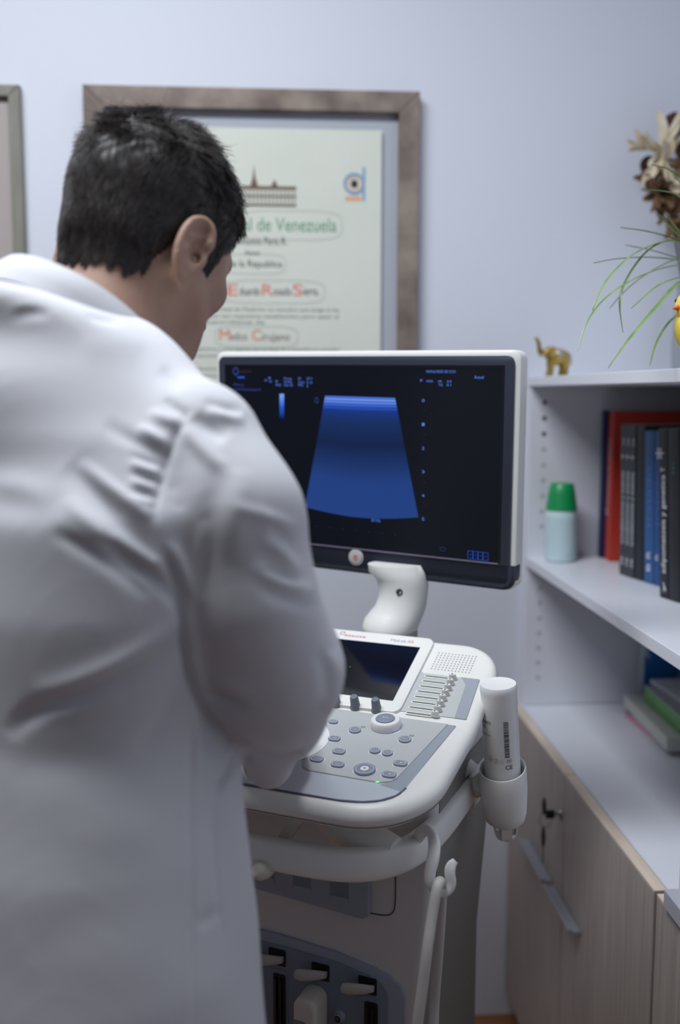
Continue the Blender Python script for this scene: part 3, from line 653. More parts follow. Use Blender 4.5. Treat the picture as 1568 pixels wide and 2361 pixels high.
def mpx(x, y):       # photo pixel to monitor plane coordinates
    r = FWD + RGT*((x-784)/F_PX) - UPV*((y-1180.5)/F_PX); o = MINV @ CAM; d = MINV.to_3x3() @ r; t = (.0046-o.z)/d.z
    p = o+d*t; return p.x, p.y
# ultrasound image: emission with bright echo lines near the probe and grain below
Mu = bpy.data.materials.new('ultrasound image'); Mu.use_nodes = True; nt = Mu.node_tree; nt.nodes.clear()
N = lambda t, **k: nt.nodes.new(t)
out = N('ShaderNodeOutputMaterial'); em = N('ShaderNodeEmission'); tc = N('ShaderNodeTexCoord'); sx = N('ShaderNodeSeparateXYZ')
rp = N('ShaderNodeValToRGB'); nt.links.new(tc.outputs['UV'], sx.inputs[0]); nt.links.new(sx.outputs[1], rp.inputs[0])
cr = rp.color_ramp; cr.elements[0].position = 0; cr.elements[0].color = srgb((38, 66, 130)); cr.elements[1].position = 1; cr.elements[1].color = srgb((46, 84, 176))
stops = [(.30, (37, 64, 126)), (.42, (32, 54, 106)), (.60, (24, 38, 74)), (.80, (28, 50, 98)), (.885, (28, 56, 130)), (.905, (40, 84, 180)), (.915, (30, 60, 140)), (.925, (70, 110, 220)),
         (.94, (36, 70, 160)), (.95, (120, 160, 240)), (.958, (50, 90, 190)), (.966, (60, 100, 200)), (.972, (150, 180, 250)), (.98, (60, 100, 200)), (.99, (80, 125, 225))]
for p, c in stops: e_ = cr.elements.new(p); e_.color = srgb(c)
nz = N('ShaderNodeTexNoise'); nz.inputs['Scale'].default_value = 260; nt.links.new(tc.outputs['UV'], nz.inputs['Vector'])
mx = N('ShaderNodeMixRGB'); mx.blend_type = 'MULTIPLY'; mx.inputs[0].default_value = .25
r2 = N('ShaderNodeValToRGB'); r2.color_ramp.elements[0].position = .3; r2.color_ramp.elements[1].position = .65; r2.color_ramp.elements[0].color = (.5, .5, .5, 1); nt.links.new(nz.outputs[0], r2.inputs[0])
nt.links.new(rp.outputs[0], mx.inputs[1]); nt.links.new(r2.outputs[0], mx.inputs[2]); nt.links.new(mx.outputs[0], em.inputs[0]); nt.links.new(em.outputs[0], out.inputs[0])
tl, tr, br_, bl2 = mpx(750, 912), mpx(911, 917), mpx(965, 1193), mpx(703, 1169)
nx, ny = 24, 24; vs = []; uv = []
for j in range(ny+1):
    for i in range(nx+1):
        a, b = i/nx, j/ny
        L = [bl2[k]+(tl[k]-bl2[k])*b for k in (0, 1)]; Rr = [br_[k]+(tr[k]-br_[k])*b for k in (0, 1)]
        x = L[0]+(Rr[0]-L[0])*a; y = L[1]+(Rr[1]-L[1])*a - (1-b)*.009*math.sin(math.pi*a)
        vs.append((x, y, .0048)); uv.append((a, b))
fm = MB().raw(vs, [(j*(nx+1)+i, j*(nx+1)+i+1, (j+1)*(nx+1)+i+1, (j+1)*(nx+1)+i) for j in range(ny) for i in range(nx)], ML)
fo = fm.build('ultrasound_image', Mu, scr, smooth=False); ul = fo.data.uv_layers.new(name='UVMap')
for l in fo.data.loops: ul.data[l.index].uv = uv[l.vertex_index]
M_rd = mat('blue readout', (0, 0, 0), .5, emit=((84, 122, 220), 1.0)); M_rdd = mat('dim blue readout', (0, 0, 0), .5, emit=((52, 70, 150), .8))
M_rdr = mat('dim red readout', (0, 0, 0), .5, emit=((96, 36, 60), .6)); M_bar = mat('grey scale bar', (0, 0, 0), .5, emit=((100, 140, 235), 1.0))
rd = MB()
def rt(s, x0, x1, y, h, mi=0):
    (a, b), (c, d) = mpx(x0, y), mpx(x1, y); ang = 0
    rd.text(s, h, ML @ Matrix.Translation(((a+c)/2, (b+d)/2, .0049)), mi, wide=abs(c-a))
rt('04/Feb/2020 20:12:51', 984, 1051, 857, .0058); rt('Actual', 1094, 1116, 870, .0068); rt('P', 969, 974, 878, .006); rt('100%', 983, 998, 879, .005)
rt('MI', 1011, 1018, 880, .005); rt('0.9', 1031, 1041, 880, .005); rt('TIS', 1011, 1021, 888, .005); rt('0.1', 1031, 1041, 888, .005)
for k, y in enumerate((924, 979, 1034, 1088, 1143, 1197)): rt(str(k), 973, 979, y, .0068)
for y in (947, 1002, 1057, 1111, 1166): rt('-', 978, 981, y, .004, 1)
rt('33 Hz', 856, 877, 1200, .0068)
for k in range(9): rt('.', 700+k*30, 702+k*30, 1208+k*3.3, .006, 1)
for s, x0, x1, y in (('Freq', 655, 672, 873), ('18 MHz', 655, 673, 881), ('Gain 50', 655, 675, 888), ('D', 688, 694, 873), ('31mm', 688, 702, 881), ('PRC', 688, 700, 888), ('XV 3', 707, 720, 873), ('C-S', 707, 720, 882), ('2', 707, 711, 890), ('B', 619, 624, 872), ('A', 610, 616, 877), ('V', 620, 628, 880), ('F', 636, 641, 880), ('PRS', 636, 648, 888)): rt(s, x0, x1, y, .0055)
rt('Mama', 539, 562, 887, .0066, 1); rt('LA4 Mamasuperf.', 539, 602, 898, .0066, 1)
rd.build('screen_readout', [M_rd, M_rdd], scr, smooth=False)
ex = MB(); a, b = mpx(544, 856); ex.ring2d(a, b, .0058, .0068, .002, ML, 0, z=.0049); a, b = mpx(556, 870); ex.box((a-.007, b-.0014, .0047), (a+.007, b+.0014, .0049), 0, ML, 1)
a, b = mpx(730, 923); ex.ring2d(a, b, .0034, .0048, .001, ML, 0, z=.0049)
a, b = mpx(566, 856); ex.text('esaote', .007, ML @ Matrix.Translation((a, b, .0049)), 2, wide=.024)
a, b = mpx(1021, 1266); ex.ring2d(a, b, .0045, .003, .0004, ML, 0, z=.0049, e=6)
for x in (1085, 1096.5, 1108, 1119.5):
    a, b = mpx(x, 1279+(x-1085)*.12); ex.ring2d(a, b, .0046, .0062, .0005, ML, 1, z=.0049, e=8); ex.box((a-.0008, b-.0008, .0047), (a+.0008, b+.0008, .0049), 0, ML, 0)
ex.build('screen_icons', [M_rdd, mat('bright blue readout', (0, 0, 0), .5, emit=((30, 90, 220), .9)), M_rdr], scr, smooth=False)
gb = MB(); (a, b), (c, d) = mpx(650, 908), mpx(650, 966); gb.raw([(a-.0045, b, .0049), (a+.0045, b, .0049), (c+.0045, d, .0049), (c-.0045, d, .0049)], [(3, 2, 1, 0)], ML)
gbo = gb.build('grey_scale', None or bpy.data.materials.new('grey scale gradient'), scr, smooth=False); gm_ = gbo.data.materials[0]; gm_.use_nodes = True; nt = gm_.node_tree; nt.nodes.clear()
out = nt.nodes.new('ShaderNodeOutputMaterial'); em = nt.nodes.new('ShaderNodeEmission'); tc = nt.nodes.new('ShaderNodeTexCoord'); sx = nt.nodes.new('ShaderNodeSeparateXYZ'); rp = nt.nodes.new('ShaderNodeValToRGB')
nt.links.new(tc.outputs['Generated'], sx.inputs[0]); nt.links.new(sx.outputs[2], rp.inputs[0]); nt.links.new(rp.outputs[0], em.inputs[0]); nt.links.new(em.outputs[0], out.inputs[0])
rp.color_ramp.elements[0].color = srgb((14, 20, 44)); rp.color_ramp.elements[1].color = srgb((120, 160, 240)); e_ = rp.color_ramp.elements.new(.5); e_.color = srgb((40, 90, 200))
a, b = mpx(821, 1285)
lg = MB().lathe([(.0135, .0042), (.0132, .0056), (.012, .006), (.0001, .006)], ML @ Matrix.Translation((a, b, 0)), 36).build('logo_badge', mat('silver badge', (196, 192, 190), .35), us)
MB().text('e', .020, ML @ Matrix.Translation((a-.0002, b+.0012, .0063)), 0).build('badge_letter', mat('orange red print', (214, 92, 62), .5), lg, smooth=False)
MB().ring2d(a, b, .0112, .0112, .0012, ML, z=.0062, a0=-2.6, a1=.3).build('badge_arc', mat('slate print', (120, 128, 144), .5), lg, smooth=False)
# ---- monitor neck
nk = MB(); rings = []
for (y, l, r_, d) in [(1300, 848, 975, .070), (1318, 850, 986, .075), (1332, 866, 987, .075), (1350, 872, 988, .072), (1372, 873, 986, .070), (1395, 866, 983, .074), (1412, 852, 978, .080), (1426, 841, 972, .088), (1440, 836, 966, .092), (1449, 835, 963, .092), (1454, 837, 960, .090), (1458, 842, 956, .084)]:
    A = at((l+r_)/2, y, 1.575); rr_ = (r_-l)/2/F_PX*1.575; rings.append([tuple(ROOT.inverted() @ (A+RGT*math.cos(t)*rr_+Vector((FWD.x, FWD.y, 0)).normalized()*math.sin(t)*d/2)) for t in np.linspace(0, 2*math.pi, 33)[:-1]])
nk.loft(rings[::-1]); neck = nk.build('monitor_neck', M_plast, us, ang=60)
A = ROOT.inverted() @ at(921, 1365, 1.541)
MB().lathe([(.0055, 0), (.005, .002), (.003, .002), (.0028, .0008), (.0001, .0008)], frame_m(A, ROOT.inverted().to_3x3() @ RGT, (0, 0, 1)), 20).build('neck_screw', mat('screw grey', (104, 106, 104), .4, .6), neck)
A = at(900, 1475, 1.575); B = ROOT.inverted() @ A
MB().lathe([(.044, -.26), (.043, .020)], Matrix.Translation((B.x, B.y, B.z)), 32).build('monitor_column', mat('column grey plastic', (170, 170, 164), .5), us)  # column in its own plain grey plastic

# ---- cart body
bd = MB(); rings = []
def sect(z, hw, v0, v1, r): return [(x, y, z) for x, y in rrect(-hw, v0, hw, v1, r, 5)]
for z, hw, v0, v1 in [(.16, .162, -.212, .10), (.20, .164, -.212, .10), (.55, .170, -.212, .085), (.70, .172, -.212, .078), (.92, .191, -.212, .066), (1.0, .193, -.212, .06), (1.03, .19, -.205, .055)]:
    rings.append(sect(z, hw, v0, v1, .012))
body = bd.loft(rings).build('cart_body', M_cart, us, ang=40)
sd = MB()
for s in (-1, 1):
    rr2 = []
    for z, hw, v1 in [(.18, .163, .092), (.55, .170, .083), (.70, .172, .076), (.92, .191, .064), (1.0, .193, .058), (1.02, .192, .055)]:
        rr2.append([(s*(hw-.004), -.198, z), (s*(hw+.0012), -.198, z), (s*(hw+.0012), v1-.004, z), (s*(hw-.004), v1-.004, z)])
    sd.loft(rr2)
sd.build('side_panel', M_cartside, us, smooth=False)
FRM = Matrix(((1, 0, 0, 0), (0, 0, -1, -.212), (0, 1, 0, 0), (0, 0, 0, 1)))   # (x, z, outwards)
# hook panel
hp = MB().prism([(-.083, .905), (-.083, .862), (-.078, .851), (-.066, .846), (.098, .836), (.106, .842), (.106, .905)], .0005, .010, .003, FRM).build('storage_panel', M_blue, us)
for x in (-.057, -.002, .052): MB().prism(rrect(x, .859-.05*(x+.057), x+.026, .890, .004), .0102, .0106, 0, FRM).prism(rrect(x, .857-.05*(x+.057), x+.026, .867-.05*(x+.057), .003), .0106, .0112, 0, FRM, 1).build('panel_slot', [M_blued, M_blue], hp, smooth=False)
ol = MB().tube([(.140, -.2125, .90), (.140, -.2125, .858), (.136, -.2125, .848), (.127, -.2125, .843), (.104, -.2125, .842)], .0008, 6, smooth=1).build('panel_seam', mat('dark seam', (74, 70, 68), .7), us)
ol = MB().tube([(-.080, -.2125, .98), (-.083, -.2125, .90)], .0014, 6).build('panel_seam', MATS['dark seam'], us)
# connector panel
pts = [(-.158, .44), (-.158, .770), (-.15, .780), (-.09, .785), (-.024, .784), (.06, .778), (.11, .769), (.134, .762), (.150, .752), (.156, .738), (.158, .44)]
cp = MB().prism(pts[::-1], -.002, .0045, .003, FRM).build('connector_panel', M_blue, us)
pin = [(-.148, .45), (-.148, .765), (-.085, .770), (-.024, .770), (.06, .766), (.105, .758), (.124, .750), (.132, .738), (.134, .45)]
MB().prism(pin[::-1], .0045, .0060, .001, FRM).build('panel_inset', M_blued, cp)
for i, (x, z, xc, zc) in enumerate(((-.060, .7545, -.045, .735), (.005, .7485, .012, .722), (.073, .7455, .090, .728))):
    MB().prism(rrect(x+.018, z-.014, x+.044, z+.010, .002), .0061, .0066, 0, FRM).build('lever_slot', M_void, cp, smooth=False)
    lv = MB(); lv.loft([[(x+dx, -.2190-.006-oy+math.cos(a)*.0045, z-.002+math.sin(a)*hz) for a in np.linspace(0, 2*math.pi, 15)[:-1]] for dx, oy, hz, dz in ((0, .009, .002, 0), (.003, .011, .0068, 0), (.010, .010, .0085, 0), (.022, .006, .0078, 0), (.036, .0, .0058, 0), (.041, -.003, .0045, 0))])
    lv.build('lever', mat('lever grey plastic', (176, 174, 168), .45), us)
    if i != 1:
        MB().prism(rrect(xc, .62, xc+.032, zc, .006), .0061, .0068, 0, FRM).prism(rrect(xc+.010, .628, xc+.029, zc-.006, .003), .0068, .0074, 0, FRM, 1).prism([(xc+.013, .632), (xc+.016, .632), (xc+.016, zc-.012), (xc+.013, zc-.012)], .0074, .012, 0, FRM, 2).prism([(xc+.022, .632), (xc+.0235, .632), (xc+.0235, zc-.012), (xc+.022, zc-.012)], .0074, .012, 0, FRM, 2).build('probe_socket', [M_blued, M_void, mat('socket black', (34, 34, 38), .3)], us, smooth=False)
for x, z in ((-.067, .697), (.064, .690)):
    MB().lathe([(.0085, 0), (.0072, .003), (.0062, .004), (.0062, .0075), (.0052, .0085), (.0045, .0072), (.0001, .0072)], FRM @ Matrix.Translation((x, z, .006)), 24).build('round_screw', M_blue, cp)
    MB().lathe([(.0043, .0), (.0040, .0022), (.0001, .0030)], FRM @ Matrix.Translation((x, z, .0133)), 16).build('screw_head', mat('dark chrome', (90, 92, 92), .25, .9), cp)
# base and wheels
MB().prism(rrect(-.21, -.26, .21, .20, .05), .10, .165, .015).build('base', M_plast2, us)
for sx_ in (-1, 1):
    for vy in (-.2, .15):
        MB().lathe([(.0001, -.016), (.040, -.016), (.048, -.010), (.048, .010), (.040, .016), (.0001, .016)], Matrix.Translation((sx_*.18, vy, .049)) @ Matrix.Rotation(R_(90), 4, 'Y'), 28).box((sx_*.18-.012, vy-.012, .05), (sx_*.18+.012, vy+.012, .101)).build('castor', mat('castor grey', (120, 122, 126), .5), us)

# ---- handle rail
ZR = .969
rail = [(-.188, .05, ZR), (-.19, -.15, ZR), (-.185, -.28, ZR), (-.165, -.325, ZR), (-.12, -.345, ZR), (0, -.345, ZR), (.085, -.345, ZR), (.135, -.335, ZR), (.170, -.305, ZR), (.188, -.255, ZR), (.194, -.19, ZR), (.194, -.10, ZR), (.190, .0, ZR), (.188, .05, ZR)]
sec = [(a*.0125, b*.0195) for a, b in [(x, y) for x, y in selli(0, 0, 1, 1, 3.4, 20)]]
MB().tube(rail, 1, sec=sec, smooth=3).build('handle_rail', M_plast, us, ang=60)
# brackets that tie the rail to the console underside
for s in (-1, 1):
    MB().tube([(s*.06, -.24, zd(-.24)-.052), (s*.08, -.27, 1.002), (s*.115, -.29, .985), (s*.17, -.300, .975)], [.040, .034, .026, .020], 20, smooth=2).build('rail_bracket', M_plast, us)
    MB().tube([(s*.10, -.05, 1.035), (s*.15, -.055, 1.010), (s*.192, -.06, .985)], [.030, .026, .022], 20, smooth=2).build('rail_bracket', M_plast, us)
# pale lever hanging under the console front
KL = lambda x, y, d=1.22: tuple(ROOT.inverted() @ at(x, y, d))
MB().tube([KL(682, 1850, 1.23), KL(678, 1885), KL(672, 1905), KL(658, 1930), KL(642, 1955), KL(628, 1985), KL(612, 2004, 1.20), KL(596, 2010, 1.185), KL(588, 2008, 1.18)], [.017, .015, .009, .0075, .008, .010, .012, .011, .006], 14, smooth=2).build('height_lever', M_plast2, us)
# probe holder scoop behind the rail
sc_ = ROOT.inverted() @ at(1068, 1715, 1.52)
MB().lathe([(.012, -.045), (.030, -.030), (.040, .0), (.043, .030), (.039, .030), (.034, .0), (.0001, -.02)], Matrix.Translation(sc_) @ Matrix.Rotation(R_(-18), 4, 'Y'), 28).build('probe_holder', M_cart, us)
# gel bottle holder on the rail end
HB = ROOT.inverted() @ at(1160, 1792, 1.35)
tiltM = Matrix.Translation(HB) @ Matrix.Rotation(R_(6), 4, 'X') @ Matrix.Rotation(R_(-2.5), 4, 'Y')
hd = MB()
def cupring(r, z, dip_=0): return [(r*math.cos(t), r*math.sin(t), z+dip_*math.sin(t)) for t in np.linspace(0, 2*math.pi, 41)[:-1]]
hd.loft([cupring(.0145, -.070), cupring(.018, -.069), cupring(.026, -.062), cupring(.0290, -.052), cupring(.0305, -.036), cupring(.0322, -.014), cupring(.0318, .012, .006), cupring(.0312, .0145, .006), cupring(.0298, .0145, .006), cupring(.0290, .012, .006), cupring(.0285, -.02), cupring(.026, -.045), cupring(.016, -.056), cupring(.010, -.060)], M=tiltM)
holder = hd.build('bottle_holder', M_plast, us, ang=50)
hs = MB()
for a0 in (0, 90, 180, 270):
    t = R_(a0+20); d = Vector((math.cos(t), math.sin(t), 0)); s_ = Vector((-d.y, d.x, 0))
    hs.loft([[tuple(d*(r-.001)+s_*wv+Vector((0, 0, z))) for r, wv in ((rr_, -.007), (rr_, .007), (rr_-.003, .007), (rr_-.003, -.007))] for z, rr_ in ((-.069, .0180), (-.080, .0168), (-.088, .0130), (-.092, .004))], M=tiltM)
hs.lathe([(.0001, -.093), (.007, -.092), (.012, -.088), (.0145, -.084), (.0125, -.082), (.0001, -.082)], tiltM, 24); hs.build('holder_foot', M_plast, holder)
MB().tube([(.194, -.055, ZR+.002), (.205, -.062, ZR+.004), tuple(HB+Vector((-.028, 0, -.012)))], [.017, .015, .014], 16, smooth=1).box((.196, -.075, ZR-.022), (.206, -.040, ZR+.024), .004).build('holder_clamp', M_plast, us)
# clear nozzle cap showing inside the holder foot belongs to the bottle
gb_ = empty('gel_bottle', C0, -PSI, 'white gel bottle with barcode label standing upside down in the rail holder', 'bottle')
BT = tiltM @ Matrix.Translation((0, 0, -.052)) @ Matrix.Diagonal((.94, .94, 1.0, 1))
MB().lathe([(.0001, .0), (.008, 0), (.010, .004), (.018, .014), (.0240, .026), (.0255, .045), (.0258, .174), (.0262, .1775), (.0262, .184), (.0250, .1868), (.0225, .1862), (.0001, .1856)], BT, 48).build('bottle_body', M_whitep, gb_, ang=60)
def cyl_at(ang, z, r=.02605):      # wraps flat artwork round the bottle
    return ang, z
def wrap(vs, ang0, z0, r): return [(r*math.cos(ang0+x/r), r*math.sin(ang0+x/r), z0+y) for x, y, *_ in vs]
camdir = (ROOT.inverted() @ CAM)-HB; A0 = math.atan2(camdir.y, camdir.x)
def wtext(mb, s, size, ang, z, mi=0, wide=None, rot=0):
    vs, fs = text_geo(s); sx = size
    if wide: xs = [v[0] for v in vs]; sx = wide/(max(xs)-min(xs))
    v2 = [(v[0]*sx, v[1]*size) for v in vs]
    if rot: v2 = [(-y, x) for x, y in v2]
    mb.raw(wrap(v2, ang, z, .02612), fs, BT, mi)
bt = MB(); dg = lambda px_: A0+math.asin(max(-.99, min(.99, (px_-1152)/43.0)))
tx_ = lambda s, size, xr, z, wide: wtext(bt, s, size, dg(xr)-wide/2/.02612, z, wide=wide)
tx_('ULTRASONIDOS', .0062, 1131, .1390, .036); tx_('LENTE', .0058, 1118, .1315, .016); tx_('ULTRASOUND TRANSMISSION GEL', .0030, 1130, .1215, .042)
wtext(bt, 'CE', .0085, dg(1169), .0770, wide=.0105); wtext(bt, '2', .005, dg(1139), .0865); wtext(bt, 'MD', .0035, dg(1170), .0862); wtext(bt, 'm', .0035, dg(1126), .0880)
def wring(mb, ang, z, rx, ry, wd, e=2, n=24):
    vs = []
    for k in range(n):
        a = 2*math.pi*k/n; c, d = math.cos(a), math.sin(a); X = math.copysign(abs(c)**(2/e), c); Y = math.copysign(abs(d)**(2/e), d); vs += [(X*rx, Y*ry), (X*(rx-wd), Y*(ry-wd))]
    mb.raw(wrap(vs, ang, z, .02612), [(2*k, 2*((k+1) % n), 2*((k+1) % n)+1, 2*k+1) for k in range(n)], BT)
wring(bt, dg(1139), .0865, .0034, .0036, .0004); wring(bt, dg(1126), .0880, .0030, .0036, .0004); wring(bt, dg(1170), .0862, .0038, .0026, .0003, 8); wring(bt, dg(1153), .0858, .0036, .0030, .0004, 2, 3)
bt.build('label_print', M_ink, gb_, smooth=False)
bc = MB(); z = .0915; a_ = dg(1166); k = 0; rr_ = np.random.default_rng(3)
while z < .142:
    h = rr_.choice([.0005, .0009, .0014]); bc.raw(wrap([(-.0036, 0), (.0036, 0), (.0036, h), (-.0036, h)], a_, z, .02612), [(0, 1, 2, 3)], BT); z += h+rr_.choice([.0005, .0008])
bc.build('barcode', M_ink, gb_, smooth=False)

# cable hook and hanging cable
hk = MB()
K = lambda x, y, d=1.19: tuple(ROOT.inverted() @ at(x, y, d))
flat = [(a*.0075, b*.0035) for a, b in selli(0, 0, 1, 1, 3, 12)]
hk.tube([K(962, 1935, 1.205), K(972, 1918, 1.185), K(985, 1910, 1.18), K(997, 1925, 1.165), K(1003, 1950, 1.155), K(998, 1985, 1.15), K(990, 2015, 1.15), K(992, 2040, 1.15), K(1010, 2058, 1.15), K(1028, 2060, 1.15), K(1042, 2040, 1.15), K(1036, 2012, 1.15), K(1040, 1995, 1.15), K(1050, 1985, 1.15)], [.9, 1, 1, 1, 1, 1, .9, .9, .8, .7, .8, .9, .8, .5], sec=flat, smooth=2, up=(0, -1, 0))
hk.build('cable_hook', M_whitep, us, ang=60)
pc = empty('probe_cable', C0, -PSI, 'pale grey cable looped over the white hook on the rail', 'cable')
MB().tube([K(1000, 2361, 1.20), K(1002, 2300, 1.20), K(1012, 2180, 1.18), K(1018, 2080, 1.165), K(1020, 2040, 1.155), K(1014, 2030, 1.145), K(1008, 2045, 1.135), K(996, 2110, 1.13), K(985, 2190, 1.12), K(975, 2270, 1.12), K(962, 2361, 1.12), K(950, 2480, 1.13), K(960, 2560, 1.16), K(990, 2500, 1.19), K(1000, 2361, 1.20)], .0062, 14, smooth=3).build('cable', mat('pale cable', (190, 188, 182), .5), pc, ang=80)
pg = empty('probe_connector', C0, -PSI, 'white probe connector with grey face plugged into the middle socket', 'connector')
x0, x1, z0, z1 = .012, .046, .60, .726
MB().prism(rrect(x0, z0, x1, z1, .014, 8), .0068, .045, .008, FRM, seg=4).build('connector_shell', M_plast2, pg, ang=60)
fp = MB().prism(rrect(x0+.002, z0+.01, x1-.014, z1-.030, .002), .0452, .0460, 0, FRM).build('connector_face', mat('mid grey plate', (130, 130, 130), .5), pg, smooth=False)
MB().prism(rrect(x0+.004, .640, x0+.014, z1-.036, .001), .0461, .0464, 0, FRM).prism(rrect(x0+.0055, .655, x0+.0125, z1-.040, .003), .0465, .0467, 0, FRM, 1).text('L 4-15', .0055, FRM @ Matrix.Translation((x0+.009, .672, .0469)) @ Matrix.Rotation(R_(90), 4, 'Z'), 0, wide=.024).build('connector_label', [mat('label white', (190, 190, 190), .6), mat('label navy', (40, 36, 66), .6)], fp, smooth=False)

# ------------------------------------------------------------------ the doctor
def surface_nets(f, lo, hi, h):
    """isosurface of f(X, Y, Z) = 0 on a regular grid"""
    lo = np.array(lo, float); n = np.ceil((np.array(hi)-lo)/h).astype(int)+1
    ax = [(lo[i]+h*np.arange(n[i])).astype(np.float32) for i in range(3)]
    V = f(ax[0][:, None, None], ax[1][None, :, None], ax[2][None, None, :]).astype(np.float32)
    S = V < 0; c = tuple(k-1 for k in n)
    cnt = np.zeros(c, np.uint8)
    for i in (0, 1):
        for j in (0, 1):
            for k in (0, 1): cnt += S[i:i+c[0], j:j+c[1], k:k+c[2]]
    cells = np.argwhere((cnt > 0) & (cnt < 8)); idx = -np.ones(c, np.int64); idx[tuple(cells.T)] = np.arange(len(cells))
    acc = np.zeros((len(cells), 3)); num = np.zeros(len(cells))
    cor = [(i, j, k) for i in (0, 1) for j in (0, 1) for k in (0, 1)]
    for a in cor:
        for b in cor:
            if sum(abs(p-q) for p, q in zip(a, b)) == 1 and a < b:
                va = V[tuple((cells+a).T)]; vb = V[tuple((cells+b).T)]; m = (va < 0) != (vb < 0)
                t = np.where(m, va/np.where(va == vb, 1, va-vb), 0)
                p = np.array(a)+t[:, None]*(np.array(b)-np.array(a)); acc += p*m[:, None]; num += m
    P = lo+h*(cells+acc/num[:, None])
    faces = []
    for d in range(3):
        u, v = (d+1) % 3, (d+2) % 3
        A = [slice(None)]*3; B = [slice(None)]*3; A[d] = slice(0, -1); B[d] = slice(1, None)
        ch = np.argwhere(S[tuple(A)] != S[tuple(B)]); ch = ch[(ch[:, u] > 0) & (ch[:, v] > 0) & (ch[:, u] < c[u]) & (ch[:, v] < c[v])]
        eu = np.zeros(3, int); eu[u] = 1; ev = np.zeros(3, int); ev[v] = 1
        q = np.stack([idx[tuple((ch-eu-ev).T)], idx[tuple((ch-ev).T)], idx[tuple(ch.T)], idx[tuple((ch-eu).T)]], 1)
        ins = S[tuple(ch.T)]; q[~ins] = q[~ins][:, ::-1]; faces.append(q)
    return P, np.concatenate(faces)
def smooth(P, Fc, it, lam=.5):
    e = np.concatenate([Fc[:, [0, 1]], Fc[:, [1, 2]], Fc[:, [2, 3]], Fc[:, [3, 0]]]); e = np.unique(np.sort(e, 1), axis=0)
    d = np.bincount(e.ravel(), minlength=len(P))
    for _ in range(it):
        s = np.stack([np.bincount(e[:, 0], P[e[:, 1], k], len(P))+np.bincount(e[:, 1], P[e[:, 0], k], len(P)) for k in range(3)], 1)
        P = P+lam*(s/d[:, None]-P)
    return P
def subdiv(P, Fc):
    e = np.concatenate([Fc[:, [0, 1]], Fc[:, [1, 2]], Fc[:, [2, 3]], Fc[:, [3, 0]]]); es = np.sort(e, 1)
    ue, inv = np.unique(es, axis=0, return_inverse=True); inv = inv.ravel(); n, m = len(P), len(Fc)
    E = P[ue].mean(1); C = P[Fc].mean(1); ei = (inv+n).reshape(4, m); ci = np.arange(m)+n+len(ue)
    Q = np.concatenate([np.stack([Fc[:, k], ei[k], ci, ei[k-1]], 1) for k in range(4)])
    return np.concatenate([P, E, C]), Q
def normals(P, Fc):
    fn = np.cross(P[Fc[:, 2]]-P[Fc[:, 0]], P[Fc[:, 3]]-P[Fc[:, 1]]); N = np.zeros_like(P)
    for k in range(4):
        for a in range(3): N[:, a] += np.bincount(Fc[:, k], fn[:, a], len(P))
    return N/(np.linalg.norm(N, axis=1)[:, None]+1e-12)
def smin(a, b, k):
    h = np.clip(.5+.5*(b-a)/k, 0, 1); return b*(1-h)+a*h-k*h*(1-h)
def smax(a, b, k): return -smin(-a, -b, k)
def capsule(X, Y, Z, a, b, ra, rb):
    a = np.array(a, float); b = np.array(b, float); d = b-a
    t = np.clip(((X-a[0])*d[0]+(Y-a[1])*d[1]+(Z-a[2])*d[2])/(d@d), 0, 1)
    return np.sqrt((X-a[0]-t*d[0])**2+(Y-a[1]-t*d[1])**2+(Z-a[2]-t*d[2])**2)-(ra+(rb-ra)*t)
def chain(X, Y, Z, pts, k=.02):
    r = None
    for (a, ra), (b, rb) in zip(pts[:-1], pts[1:]):
        q = capsule(X, Y, Z, a, b, ra, rb); r = q if r is None else smin(r, q, k)
    return r
def ellip(X, Y, Z, c, ax, rad):
    q = [(X-c[0])*ax[i][0]+(Y-c[1])*ax[i][1]+(Z-c[2])*ax[i][2] for i in range(3)]
    k0 = np.sqrt(sum((q[i]/rad[i])**2 for i in range(3))); k1 = np.sqrt(sum((q[i]/rad[i]**2)**2 for i in range(3)))+1e-9
    return k0*(k0-1)/k1
def np_mesh(name, P, Fc, m, parent=None, **kw):
    me = bpy.data.meshes.new(name); me.from_pydata(P.tolist(), [], Fc.tolist()); me.materials.append(m)
    me.polygons.foreach_set('use_smooth', [True]*len(me.polygons)); me.update()
    o = bpy.data.objects.new(name, me); COL.objects.link(o)
    if parent: o.parent = parent; o.matrix_parent_inverse = Matrix.Translation(-Vector(parent.location))
    return tag(o, **kw)

HA = R_(44)
Fb = np.array([math.sin(HA), math.cos(HA), 0]); Rb = np.array([math.cos(HA), -math.sin(HA), 0]); Zb = np.array([0, 0, 1.])
A_ = lambda x, y, d: np.array(at(x, y, d))
